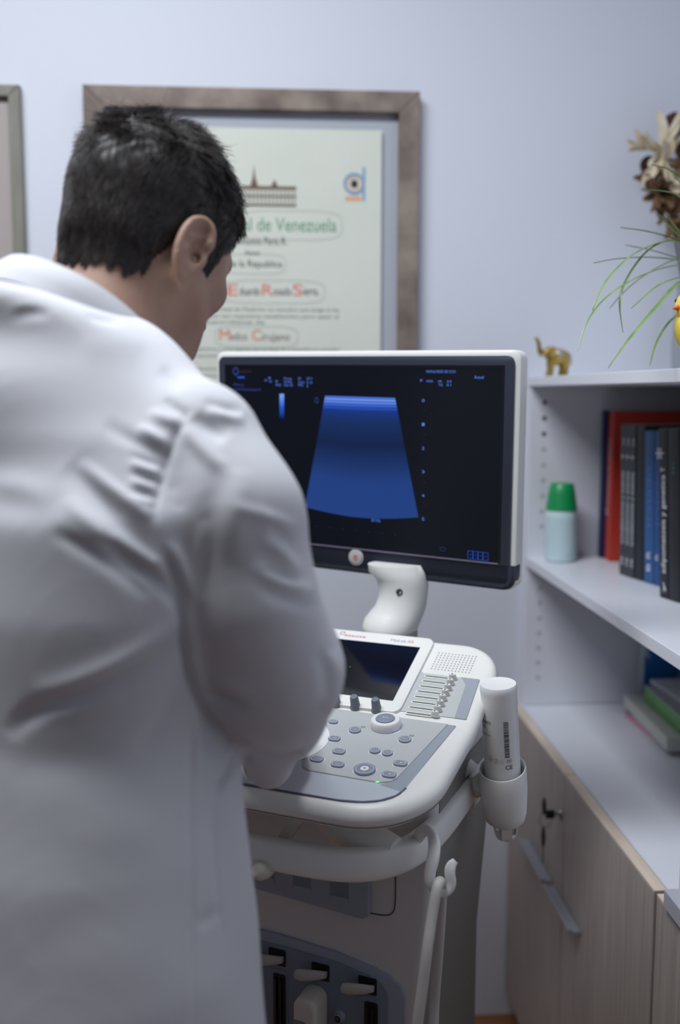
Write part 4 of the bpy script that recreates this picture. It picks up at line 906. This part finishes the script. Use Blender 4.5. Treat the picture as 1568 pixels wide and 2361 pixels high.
# torso sections: pixel centre, depth, half width, half depth
TS = [(140, 2361, .905, .200, .155), (136, 2100, .905, .194, .150), (132, 1850, .91, .184, .143), (130, 1600, .92, .174, .136), (148, 1350, .93, .192, .142), (160, 1150, .94, .198, .142),
      (174, 990, .95, .170, .122), (184, 880, .96, .118, .096), (190, 800, .965, .078, .080), (196, 745, .965, .066, .070)]
sec_ = sorted([(A_(x, y, d), a, b) for x, y, d, a, b in TS], key=lambda t: t[0][2])
hipc = sec_[0][0]
sz = [.46]+[s[0][2] for s in sec_]; sx_ = [hipc[0]]+[s[0][0] for s in sec_]; sy_ = [hipc[1]]+[s[0][1] for s in sec_]; sa = [.235]+[s[1] for s in sec_]; sb = [.19]+[s[2] for s in sec_]
def torso(X, Y, Z, off=0.0, ztop=None, zbot=None, e=2.3):
    zz = Z+0*X+0*Y; z1 = np.ravel(Z)
    I = lambda v: np.interp(z1, sz, v).astype(np.float32).reshape(np.shape(Z))
    dx, dy = X-I(sx_), Y-I(sy_); a, b = I(sa)+off, I(sb)+off
    u = np.abs(dx*Rb[0]+dy*Rb[1])/a; v = np.abs(dx*Fb[0]+dy*Fb[1])/b
    d = ((u**e+v**e)**(1/e)-1)*np.minimum(a, b)
    if ztop: d = smax(d, zz-ztop, .02)
    if zbot: d = smax(d, zbot-zz, .01)
    return d
NECK = A_(196, 745, .965)
SR = A_(446, 1036, .875); SL = NECK-Rb*.165+np.array([0, 0, SR[2]-NECK[2]])-Fb*.01
armR = [(SR, .062), (A_(526, 1200, .855), .0605), (A_(570, 1400, .855), .0565), (A_(619, 1545, .880), .0605), (A_(628, 1635, .935), .0465), (A_(622, 1700, 1.03), .034)]
HANDR = np.array(ROOT @ Vector((.000, -.262, 1.112)))
cuffR = A_(622, 1735, 1.13)
WRR = HANDR-(HANDR-cuffR)/np.linalg.norm(HANDR-cuffR)*.05
EL = SL-np.array([0, 0, .25])+Fb*.09-Rb*.04; HANDL = np.array(ROOT @ Vector((-.175, -.29, 1.104))); WL = HANDL+(EL-HANDL)/np.linalg.norm(EL-HANDL)*.09
armL = [(SL, .066), ((SL+EL)/2, .060), (EL, .056), ((EL+WL)/2, .048), (WL, .040)]
ZTOP = sec_[-1][0][2]
tau = R_(32); eF = np.array([Fb[0]*math.cos(tau), Fb[1]*math.cos(tau), -math.sin(tau)]); eR = Rb; eN = np.cross(eR, eF); eN = eN if eN[2] > 0 else -eN
CC = A_(190, 716, .955)
COLB = CC-eN*.057-eF*.010; COLF = eF; COLN = eN
def coat_f(X, Y, Z):
    d = torso(X, Y, Z, 0, ZTOP-.004, .47)
    tr = chain(X, Y, Z, [(NECK+Rb*.040-np.array([0, 0, .052]), .040), ((NECK+SR)/2+Zb*.000, .042), (SR, .058)], .03)
    tl = chain(X, Y, Z, [(NECK-Rb*.040-np.array([0, 0, .052]), .040), ((NECK+SL)/2+Zb*.000, .042), (SL, .058)], .03)
    d = smin(d, tr, .03); d = smin(d, tl, .03)
    d = smin(d, chain(X, Y, Z, armR, .03), .006)
    d = smin(d, chain(X, Y, Z, armL, .03), .014)
    d = smin(d, ellip(X, Y, Z, COLB, [Rb, COLF, COLN], (.100, .106, .036)), .022)
    d = smin(d, ellip(X, Y, Z, NECK-Zb*.090-Fb*.052, [Rb, Fb, Zb], (.145, .118, .098)), .04)
    # hanging cuff of the wide sleeve and hip side drape
    d = smin(d, chain(X, Y, Z, [(A_(624, 1650, .97), .042), (A_(620, 1765, 1.09), .026)], .02), .012)
    return d
P, Fq = surface_nets(coat_f, (-.62, .62, .455), (.16, 1.36, 1.66), .0065)
P = smooth(P, Fq, 2); P, Fq = subdiv(P, Fq); P = smooth(P, Fq, 3)
N = normals(P, Fq)
def sculpt(P, N, strokes, face=.0):
    px, py, dd = to_px(P); view = (P-np.array(CAM)); view /= np.linalg.norm(view, axis=1)[:, None]
    vis = np.clip(-(N*view).sum(1)*3, 0, 1); D = np.zeros(len(P))
    for pts, wd, dep in strokes:
        if wd > 9 and dep > -13: wd, dep = wd*1.15, dep*.82
        q = np.array(pts, float)
        for _ in range(2):
            m_ = [q[0]]
            for i in range(len(q)-1): m_ += [q[i]*.75+q[i+1]*.25, q[i]*.25+q[i+1]*.75]
            q = np.array(m_+[q[-1]])
        best = np.full(len(P), 1e9); bt_ = np.zeros(len(P)); lens = np.r_[0, np.cumsum(np.linalg.norm(np.diff(q, axis=0), axis=1))]
        sel = (px > q[:, 0].min()-3*wd) & (px < q[:, 0].max()+3*wd) & (py > q[:, 1].min()-3*wd) & (py < q[:, 1].max()+3*wd); ii = np.where(sel)[0]
        if not len(ii): continue
        X, Y = px[ii], py[ii]; b = np.full(len(ii), 1e9); tt = np.zeros(len(ii))
        for k in range(len(q)-1):
            d = q[k+1]-q[k]; L = d@d
            if L < 1e-9: continue
            t = np.clip(((X-q[k][0])*d[0]+(Y-q[k][1])*d[1])/L, 0, 1); r = np.hypot(X-q[k][0]-t*d[0], Y-q[k][1]-t*d[1])
            up_ = r < b; b[up_] = r[up_]; tt[up_] = (lens[k]+t[up_]*math.sqrt(L))/lens[-1]
        fade = np.sin(np.pi*np.clip(tt, 0, 1))**.75; fade = np.where((tt <= 0) | (tt >= 1), 0, fade)
        D[ii] += dep*.001*np.exp(-(b/wd)**2)*fade*vis[ii]
    return P+N*D[:, None]
S = [  # back folds running into the armhole
 ([(165, 1065), (215, 1120), (265, 1185), (310, 1235), (345, 1300)], 34, -9), ([(180, 1062), (250, 1122), (310, 1168), (356, 1196)], 14, 7), ([(120, 1225), (210, 1270), (290, 1325), (345, 1378)], 13, -5), ([(150, 1150), (210, 1210), (270, 1250)], 16, 3),
 ([(225, 1240), (300, 1298), (370, 1338), (415, 1388), (428, 1430)], 13, -9), ([(375, 1265), (398, 1320), (428, 1390)], 10, -8), ([(390, 1250), (420, 1310), (440, 1380)], 12, 4), ([(260, 1225), (320, 1275), (375, 1315)], 11, 4),
 ([(240, 980), (300, 1010), (350, 1040), (390, 1055)], 15, -4), ([(320, 985), (360, 1012), (392, 1032)], 10, 6), ([(345, 950), (385, 970), (420, 978)], 11, 5), ([(300, 1045), (345, 1068), (375, 1075)], 9, -2.8), ([(300, 1065), (345, 1086), (372, 1094)], 9, 3.2),
 ([(300, 1088), (340, 1105), (368, 1112)], 9, -2.6), ([(300, 1105), (338, 1122), (364, 1128)], 9, 3), ([(300, 1128), (335, 1142), (360, 1146)], 9, -2.4), ([(302, 1145), (335, 1156), (358, 1158)], 9, 2.4),
 ([(440, 935), (414, 985), (392, 1035), (374, 1095), (360, 1155), (352, 1210)], 7, -4),
 ([(380, 920), (410, 945), (430, 965)], 9, -4), ([(425, 985), (470, 1040), (500, 1072), (520, 1060)], 14, 6), ([(450, 955), (490, 990), (520, 1015)], 16, -6), ([(480, 940), (530, 965), (565, 965)], 12, 5), ([(470, 925), (520, 945), (560, 950)], 10, -4),
 ([(510, 1090), (480, 1180), (470, 1280), (455, 1380)], 26, -4), ([(470, 1200), (455, 1300), (445, 1400)], 14, 4), ([(560, 1080), (540, 1180), (545, 1300)], 24, 3),
 # drapes across the small of the back
 ([(430, 1462), (360, 1515), (270, 1568), (170, 1612), (60, 1645), (20, 1700)], 17, -9), ([(420, 1440), (350, 1490), (250, 1545), (150, 1585), (70, 1600)], 22, 5), ([(435, 1540), (410, 1610), (360, 1680), (310, 1730)], 18, -5), ([(60, 1640), (150, 1640), (280, 1600)], 16, 3),
 ([(-60, 1185), (40, 1165), (140, 1200)], 40, -2.5), ([(-60, 1120), (40, 1118), (120, 1150)], 26, 2.5),
 ([(416, 1370), (423, 1440), (430, 1510), (445, 1570), (466, 1630), (500, 1682), (536, 1718)], 8, -13),
 # elbow and forearm wrinkles
 ([(540, 1170), (610, 1188), (690, 1220)], 12, 3), ([(600, 1240), (650, 1270), (695, 1330)], 14, 4), ([(620, 1215), (650, 1232), (680, 1250)], 8, -3), ([(570, 1300), (640, 1335), (725, 1368)], 14, 3.5), ([(600, 1310), (650, 1330), (690, 1345)], 9, -3), ([(600, 1350), (670, 1382), (735, 1405)], 14, -2.4),
 ([(455, 1588), (505, 1606), (550, 1622), (570, 1640)], 9, -5), ([(480, 1565), (530, 1580), (580, 1600)], 13, 3), ([(762, 1500), (778, 1550), (772, 1600), (750, 1640)], 12, 4), ([(730, 1500), (755, 1550), (745, 1610)], 13, -3),
 ([(545, 1712), (590, 1738), (640, 1750), (700, 1735)], 8, -8), ([(540, 1690), (590, 1718), (640, 1730), (700, 1712)], 12, 5), ([(568, 1738), (572, 1765), (580, 1790)], 5, -3),
 # side seam and pocket opening
 ([(440, 1640), (441, 1850), (442, 2100), (446, 2420)], 6, -2.2), ([(430, 1850), (431, 2100), (435, 2400)], 6, 1.2), ([(537, 1738), (530, 1772), (515, 1805), (492, 1830)], 9, -9), ([(530, 1730), (518, 1775), (490, 1815)], 10, 3),
 ([(494, 1828), (495, 1950), (503, 2060), (513, 2150), (530, 2168)], 5, -2.2), ([(470, 1650), (480, 1700), (478, 1760)], 16, -5), ([(455, 1650), (455, 1720), (455, 1780)], 8, 3),
 ([(20, 1790), (140, 1760), (260, 1800)], 40, -1.2), ([(150, 1960), (260, 1910), (380, 1930)], 55, 1.0), ([(60, 2200), (200, 2120), (340, 2150)], 60, -1.2), ([(460, 2140), (490, 2110), (510, 2090)], 12, -2),
 ([(200, 725), (240, 738), (285, 742)], 9, -2.5), ([(25, 735), (60, 718), (120, 722)], 12, -2.5), ([(180, 800), (260, 790), (330, 810)], 30, 2), ([(370, 850), (395, 870), (420, 900)], 14, -3)]
P = sculpt(P, N, S); P = smooth(P, Fq, 1, .35)
# wide soft unevenness of the cloth
P = P+normals(P, Fq)*(.0006*np.sin(P[:, 0]*23+P[:, 2]*31+2*np.sin(P[:, 1]*17))*np.sin(P[:, 2]*19+P[:, 1]*27+1.3))[:, None]
M_coat = mat('white cotton twill', (206, 207, 211), .85, sheen=.15, spec=.2, bump=(900, .12, (1, 1, 1)))
doc = empty('person', (float(hipc[0]), float(hipc[1]), 0), 0, 'man with short dark hair in a white lab coat, leaning over the ultrasound console', 'person')
coat = np_mesh('lab_coat', P, Fq, M_coat, doc)

# fold-over collar swept round the neck
ringsC = []; nth = 96
for k in range(nth):
    t = 2*math.pi*k/nth
    rad = eF*.084*math.cos(t)+eR*.068*math.sin(t); out_ = rad/np.linalg.norm(rad); c = CC+rad
    wob = .0016*math.sin(5*t+.6)+.0011*math.sin(9*t)
    hgt = .034+.004*math.cos(t-2.6)+wob; fl_ = .017+.003*math.sin(3*t)+wob
    prof = [(fl_, -hgt), (fl_*.8, -hgt*.62), (fl_*.5, -hgt*.28), (.0035, -.004), (.0012, 0), (-.0012, -.001), (-.0022, -.005), (-.001, -.03), (.001, -.050), (.006, -.050), (.008, -.040), (fl_-.0025, -hgt+.0015)]
    ringsC.append([tuple(c+out_*o_+eN*h_) for o_, h_ in prof])
cm = MB().loft(ringsC, False, closed=True); col = cm.build('collar', M_coat, doc, ang=70); col.matrix_parent_inverse = Matrix.Translation(-Vector(doc.location))

# head axes
ya = R_(33); pi_ = R_(28)
Hf = np.array([math.sin(ya)*math.cos(pi_), math.cos(ya)*math.cos(pi_), -math.sin(pi_)]); Hr = np.array([math.cos(ya), -math.sin(ya), 0]); Hu = np.cross(Hr, Hf)
HC = A_(362, 514, 1.04)
AX = [Hr, Hf, Hu]
hp_ = lambda r, f, u: HC+Hr*r+Hf*f+Hu*u
EARC = hp_(.077, -.012, -.052)
def skull(X, Y, Z):
    d = ellip(X, Y, Z, hp_(0, -.008, .002), AX, (.0745, .092, .081))
    d = smin(d, ellip(X, Y, Z, hp_(0, .020, -.035), AX, (.064, .066, .075)), .03)
    return d
def head_f(X, Y, Z):
    d = skull(X, Y, Z)
    d = smin(d, ellip(X, Y, Z, hp_(0, .036, -.085), AX, (.048, .048, .042)), .035)          # jaw
    for s in (-1, 1): d = smin(d, capsule(X, Y, Z, hp_(s*.050, .0, -.080), hp_(s*.022, .066, -.116), .020, .014), .03)
    d = smin(d, ellip(X, Y, Z, hp_(0, .076, -.112), AX, (.017, .013, .014)), .018)            # chin
    for s in (-1, 1):
        d = smin(d, ellip(X, Y, Z, hp_(s*.034, .068, -.046), AX, (.022, .016, .016)), .02)    # cheekbone
        d = smin(d, capsule(X, Y, Z, hp_(s*.012, .084, -.006), hp_(s*.044, .070, -.008), .008, .007), .012)   # brow ridge
        d = smax(d, -ellip(X, Y, Z, hp_(s*.031, .092, -.027), AX, (.015, .012, .009)), .010)
        d = smin(d, ellip(X, Y, Z, hp_(s*.031, .074, -.027), AX, (.012, .012, .011)), .004)   # eyeball lid
    d = smin(d, capsule(X, Y, Z, hp_(0, .086, -.022), hp_(0, .107, -.058), .007, .010), .009)   # nose
    for s in (-1, 1): d = smin(d, ellip(X, Y, Z, hp_(s*.011, .096, -.062), AX, (.007, .009, .006)), .006)
    d = smin(d, ellip(X, Y, Z, hp_(0, .086, -.082), AX, (.024, .010, .005)), .006); d = smin(d, ellip(X, Y, Z, hp_(0, .084, -.091), AX, (.021, .010, .006)), .005)
    # neck, with the tendon standing out
    nb = NECK-Zb*.06
    d = smin(d, chain(X, Y, Z, [(hp_(0, -.030, -.062), .056), ((hp_(0, -.02, -.1)+nb)/2, .055), (nb, .060)], .03), .028)
    d = smin(d, capsule(X, Y, Z, hp_(.055, -.015, -.085), NECK+Rb*.030+Fb*.055-Zb*.02, .014, .012), .02)
    d = smin(d, capsule(X, Y, Z, hp_(0, .045, -.105), NECK+Fb*.05-Zb*.04, .030, .04), .03)
    # right and left ears
    for s in (-1, 1):
        ec = hp_(s*.0765, -.022, -.057); tA = R_(10)
        ea = [Hr*s*math.cos(R_(22))-Hf*math.sin(R_(22)), None, None]
        ea[2] = Hu*math.cos(tA)+Hf*math.sin(tA)*.6; ea[2] = ea[2]-ea[0]*(ea[2]@ea[0]); ea[2] /= np.linalg.norm(ea[2]); ea[1] = np.cross(ea[2], ea[0])*s
        E_ = lambda r, f, u: ec+(ea[0]*r+ea[1]*f+ea[2]*u)*1.12
        sh = ellip(X, Y, Z, E_(.004, 0, .002), ea, (.0080, .0185, .0345))
        sh = smin(sh, ellip(X, Y, Z, E_(.001, .006, -.029), ea, (.0055, .0075, .0095)), .008)
        sh = smax(sh, -ellip(X, Y, Z, E_(.013, .003, .003), ea, (.0095, .0118, .0255)), .004)
        rim = None; pp = [E_(.0085, .012, .010), E_(.009, .010, .025), E_(.0085, -.001, .031), E_(.0085, -.012, .023), E_(.0085, -.0155, .006), E_(.007, -.0125, -.012), E_(.005, -.004, -.026), E_(.003, .004, -.033)]
        for _q in range(2): pp = [pp[0]]+[w_ for i_ in range(len(pp)-1) for w_ in (pp[i_]*.75+pp[i_+1]*.25, pp[i_]*.25+pp[i_+1]*.75)]+[pp[-1]]
        rim = chain(X, Y, Z, [(p, .0036) for p in pp], .004)
        ah = chain(X, Y, Z, [(E_(.0065, .004, .017), .0026), (E_(.0075, -.006, .008), .0028), (E_(.0075, -.007, -.006), .0028), (E_(.006, .0, -.016), .003)], .004)
        tg = ellip(X, Y, Z, E_(.003, .0125, -.004), ea, (.0055, .0045, .007))
        sh = smin(smin(smin(sh, rim, .003), ah, .003), tg, .004)
        d = smin(d, sh, .006)
        d = smax(d, -ellip(X, Y, Z, E_(.003, .0065, -.004), ea, (.008, .0045, .006)), .003)
    return d
ctr = HC-Zb*.03
Ph, Fh = surface_nets(head_f, ctr-np.array([.16, .16, .20]), ctr+np.array([.16, .16, .14]), .0026)
Ph = smooth(Ph, Fh, 1); Ph, Fh = subdiv(Ph, Fh); Ph = smooth(Ph, Fh, 4)
# body under the clothes (torso, arms, legs) and hands, all one skin mesh
def body_f(X, Y, Z):
    d = torso(X, Y, Z, -.030, ZTOP-.03, .84)
    d = smin(d, chain(X, Y, Z, [(SR, .040), (armR[2][0], .034), (armR[3][0], .036), (armR[4][0], .030), (WRR, .024)], .02), .03)
    d = smin(d, chain(X, Y, Z, [(SL, .040), (armL[1][0], .036), (EL, .032), (WL, .026)], .02), .03)
    d = smin(d, capsule(X, Y, Z, NECK-Zb*.02, NECK-Zb*.08, .05, .06), .03)
    for s in (-1, 1):
        hpt = np.array([hipc[0], hipc[1], .90])+Rb*s*.09; kn = np.array([hipc[0], hipc[1], .50])+Rb*s*.10+Fb*.03; an = np.array([hipc[0], hipc[1], .09])+Rb*s*.105-Fb*.01
        d = smin(d, chain(X, Y, Z, [(hpt, .080), (kn, .052), (kn*.55+an*.45-Fb*.008, .050), (an, .036)], .03), .04)
    return d
Pb_, Fb_ = surface_nets(body_f, (-.60, .60, .03), (.12, 1.34, 1.64), .009); Pb_ = smooth(Pb_, Fb_, 2)
def hand_f(wr, tip_dir, side, right_hand=True):
    f = np.array(tip_dir)/np.linalg.norm(tip_dir); s = np.cross(f, Zb); s /= np.linalg.norm(s); n = np.cross(s, f)   # s = towards the hand's right
    th = -1 if right_hand else 1
    def fn(X, Y, Z):
        pc_ = wr+f*.055
        d = ellip(X, Y, Z, pc_, [s, f, n], (.041, .052, .015)); d = smin(d, capsule(X, Y, Z, wr-f*.03, wr+f*.01, .027, .026), .02)
        for i, (off, L) in enumerate(((-.029, .070), (-.010, .079), (.010, .073), (.028, .057))):
            off *= -th
            b = wr+f*.088+s*off; r = .0085-.0006*i; m1 = b+f*L*.42+n*.004; m2 = m1+f*L*.30-n*L*.16; m3 = m2+f*L*.20-n*L*.26
            d = smin(d, chain(X, Y, Z, [(b-f*.03, r), (b, r+.0012), (m1, r), (m2, r*.92), (m3, r*.8)], .004), .005)
        b = wr+f*.022+s*th*.028; m1 = b+f*.030+s*th*.026-n*.004; m2 = m1+f*.032+s*th*.006-n*.008
        d = smin(d, chain(X, Y, Z, [(b-s*th*.01, .014), (b, .013), (m1, .0105), (m2, .0085)], .005), .008)
        return d
    return fn
hands = []
for wr, hd_, rt_ in ((cuffR+(HANDR-cuffR)*.0, HANDR-cuffR, True), (WL, HANDL-WL, False)):
    dv = np.array(hd_); c = wr+dv/np.linalg.norm(dv)*.08
    Ph2, Fh2 = surface_nets(hand_f(wr, dv, None, rt_), c-np.array([.15, .15, .12]), c+np.array([.15, .15, .12]), .0028); hands.append((smooth(Ph2, Fh2, 1), Fh2))
allP = [Ph, Pb_]; allF = [Fh, Fb_+len(Ph)]; off = len(Ph)+len(Pb_)
for p, f in hands: allP.append(p); allF.append(f+off); off += len(p)
M_skin = mat('skin', (174, 142, 122), .55, sss=.12, noise=(22, (164, 124, 106), (1, 1, 1), .35, .7), bump=(500, .12, (1, 1, 1)))
body = np_mesh('body', np.concatenate(allP), np.concatenate(allF), M_skin, doc)

# trousers and shoes
def trousers_f(X, Y, Z):
    d = torso(X, Y, Z, -.018, 1.0, .80)
    for s in (-1, 1):
        hpt = np.array([hipc[0], hipc[1], .90])+Rb*s*.09; kn = np.array([hipc[0], hipc[1], .50])+Rb*s*.10+Fb*.03; an = np.array([hipc[0], hipc[1], .08])+Rb*s*.105-Fb*.005
        d = smin(d, chain(X, Y, Z, [(hpt, .094), (kn, .070), (an, .060)], .03), .03)
    return smax(d, .045-Z+0*X+0*Y, .005)
Pt, Ft = surface_nets(trousers_f, (-.60, .60, .03), (.12, 1.25, 1.04), .01); np_mesh('trousers', smooth(Pt, Ft, 2), Ft, mat('dark blue trousers', (46, 52, 72), .85), doc)
for s in (-1, 1):
    an = np.array([hipc[0], hipc[1], 0])+Rb*s*.105
    def shoe_f(X, Y, Z, an=an):
        ax = [Rb, Fb, Zb]; d = ellip(X, Y, Z, an+Fb*.075+Zb*.035, ax, (.046, .115, .045)); d = smin(d, ellip(X, Y, Z, an-Fb*.01+Zb*.05, ax, (.042, .058, .055)), .03)
        return smax(d, .004-Z+0*X+0*Y, .004)
    Ps, Fs = surface_nets(shoe_f, an-np.array([.22, .22, .02]), an+np.array([.25, .25, .13]), .006); np_mesh('shoe', smooth(Ps, Fs, 1), Fs, mat('black shoe leather', (28, 28, 30), .4), doc)

# hair: a close cap over the scalp plus locks
def hair_zone(P):
    q = P-HC; r, f, u = q@Hr, q@Hf, q@Hu; ar = np.abs(r)
    low = np.interp(f, [-.12, -.09, -.060, -.046, -.038, -.028, -.010, -.002, .004, .024, .032, .056, .072, .09], [-.106, -.106, -.103, -.096, -.070, -.026, -.016, -.022, -.062, -.064, -.026, -.005, .030, .040])
    back = -.078+.10*np.clip(f+.055, 0, 1)
    low = np.where((f < -.052), np.interp(ar, [0, .04, .06, .075], [-.106, -.106, -.104, -.100]), low)
    jag = .0035*np.sin(r*420+f*190)+.0025*np.sin(f*640+u*150)+.002*np.sin(r*900-f*500)
    return u-low+jag, r, f, u
Pc, Fc_ = surface_nets(lambda X, Y, Z: smin(skull(X, Y, Z), chain(X, Y, Z, [(hp_(0, -.030, -.062), .056), ((hp_(0, -.02, -.1)+NECK-Zb*.06)/2, .055)], .03), .028)-.0035, ctr-np.array([.15, .15, .16]), ctr+np.array([.15, .15, .15]), .004)
Pc = smooth(Pc, Fc_, 2); Nc = normals(Pc, Fc_); g, r, f, u = hair_zone(Pc)
thick = np.clip(g/.05, 0, 1)*.006+np.clip((u-.03)/.05, 0, 1)*.004+np.clip((f-.0)/.06, 0, 1)*np.clip((u-.0)/.05, 0, 1)*.004
lump = .5+.5*np.sin(Pc[:, 0]*210+3*np.sin(Pc[:, 2]*120))*np.sin(Pc[:, 1]*190+Pc[:, 2]*160)
Pc2 = Pc+Nc*(thick*(.80+.55*lump*np.clip(u/.05+.4, 0, 1))-.0018)[:, None]
keep = (g[Fc_] > -.001).all(1); Fk = Fc_[keep]; used = np.unique(Fk); mp_ = -np.ones(len(Pc2), int); mp_[used] = np.arange(len(used))
M_hair = mat('dark brown hair', (54, 46, 42), .5, spec=.45, noise=(60, (36, 31, 30), (1, 1, 1), .35, .7))
hair = np_mesh('hair', Pc2[used], mp_[Fk], M_hair, doc)
# locks: tapered triangular strands following the growth direction
fc = Pc2[Fk].mean(1); fnn = Nc[Fk].mean(1); fnn /= np.linalg.norm(fnn, axis=1)[:, None]
g2, r2_, f2_, u2_ = hair_zone(fc)
NS = 26000; pick = rng.integers(0, len(fc), NS); w4 = rng.dirichlet(np.ones(4), NS); root = (Pc2[Fk[pick]]*w4[:, :, None]).sum(1); nr = fnn[pick]; uu = u2_[pick]; ff = f2_[pick]; gg = g2[pick]
top = np.clip((uu-.015)/.05, 0, 1); whorl = hp_(0, -.055, .075)
away = root-whorl; away -= nr*(away*nr).sum(1)[:, None]; away /= np.linalg.norm(away, axis=1)[:, None]+1e-9
dn = -Hu-Hf*.25; dn = dn-nr*(nr@dn)[:, None]; dn /= np.linalg.norm(dn, axis=1)[:, None]+1e-9
swirl = np.cross(nr, away)
cl = np.stack([np.sin(root[:, 0]*170+root[:, 2]*90), np.sin(root[:, 1]*150+root[:, 0]*110), np.sin(root[:, 2]*160+root[:, 1]*70)], 1)
dirn = away*top[:, None]+dn*(1-top)[:, None]+swirl*.35*top[:, None]+cl*(.12+.75*top)[:, None]+rng.normal(0, .10, (NS, 3))+rng.normal(0, .16, (NS, 3))*top[:, None]
dirn -= nr*((dirn*nr).sum(1)*.85)[:, None]
dirn /= np.linalg.norm(dirn, axis=1)[:, None]
L = (.005+.005*np.clip(gg/.05, 0, 1)+.014*top)*rng.uniform(.7, 1.3, NS); lift = .09+.16*top*rng.uniform(.1, 1.4, NS)
curl = np.cross(dirn, nr); ph = rng.uniform(-1, 1, NS)
wd = (.00030+.00022*top)*rng.uniform(.7, 1.3, NS)
K_ = 5; V = []; 
for k in range(K_):
    t = k/(K_-1); c = root-nr*.001+dirn*(L*t)[:, None]+nr*(L*(lift*t*1.6-.75*lift*t*t+.10*t))[:, None]+curl*(L*.30*top*np.sin(t*3.0)*ph+L*.06*ph*t)[:, None]
    w_ = wd*(1-.75*t)
    for a in (0, 2.094, 4.189): V.append(c+curl*(w_*math.cos(a))[:, None]+nr*(w_*math.sin(a))[:, None])
V = np.stack(V, 1).reshape(-1, 3)          # NS x 15
base_ = np.arange(NS)[:, None]*(3*K_); fq = []
for k in range(K_-1):
    for a in range(3): b_ = (a+1) % 3; fq.append(base_+np.array([[k*3+a, k*3+b_, (k+1)*3+b_, (k+1)*3+a]]))
np_mesh('hair_locks', V, np.concatenate(fq), M_hair, doc)
# brows and eyes
for s in (-1, 1):
    MBb = MB(); MBb.tube([tuple(hp_(s*.014, .0905, -.008)), tuple(hp_(s*.030, .0885, -.003)), tuple(hp_(s*.047, .0765, -.009))], [.0035, .0038, .0018], 10, smooth=2); b = MBb.build('eyebrow', M_hair, doc); b.matrix_parent_inverse = Matrix.Translation(-Vector(doc.location))
    b = MB().tube([tuple(hp_(s*.020, .0862, -.031)), tuple(hp_(s*.031, .0875, -.033)), tuple(hp_(s*.042, .0822, -.031))], [.0008, .0014, .0008], 8, smooth=1).build('eyelashes', M_hair, doc); b.matrix_parent_inverse = Matrix.Translation(-Vector(doc.location))
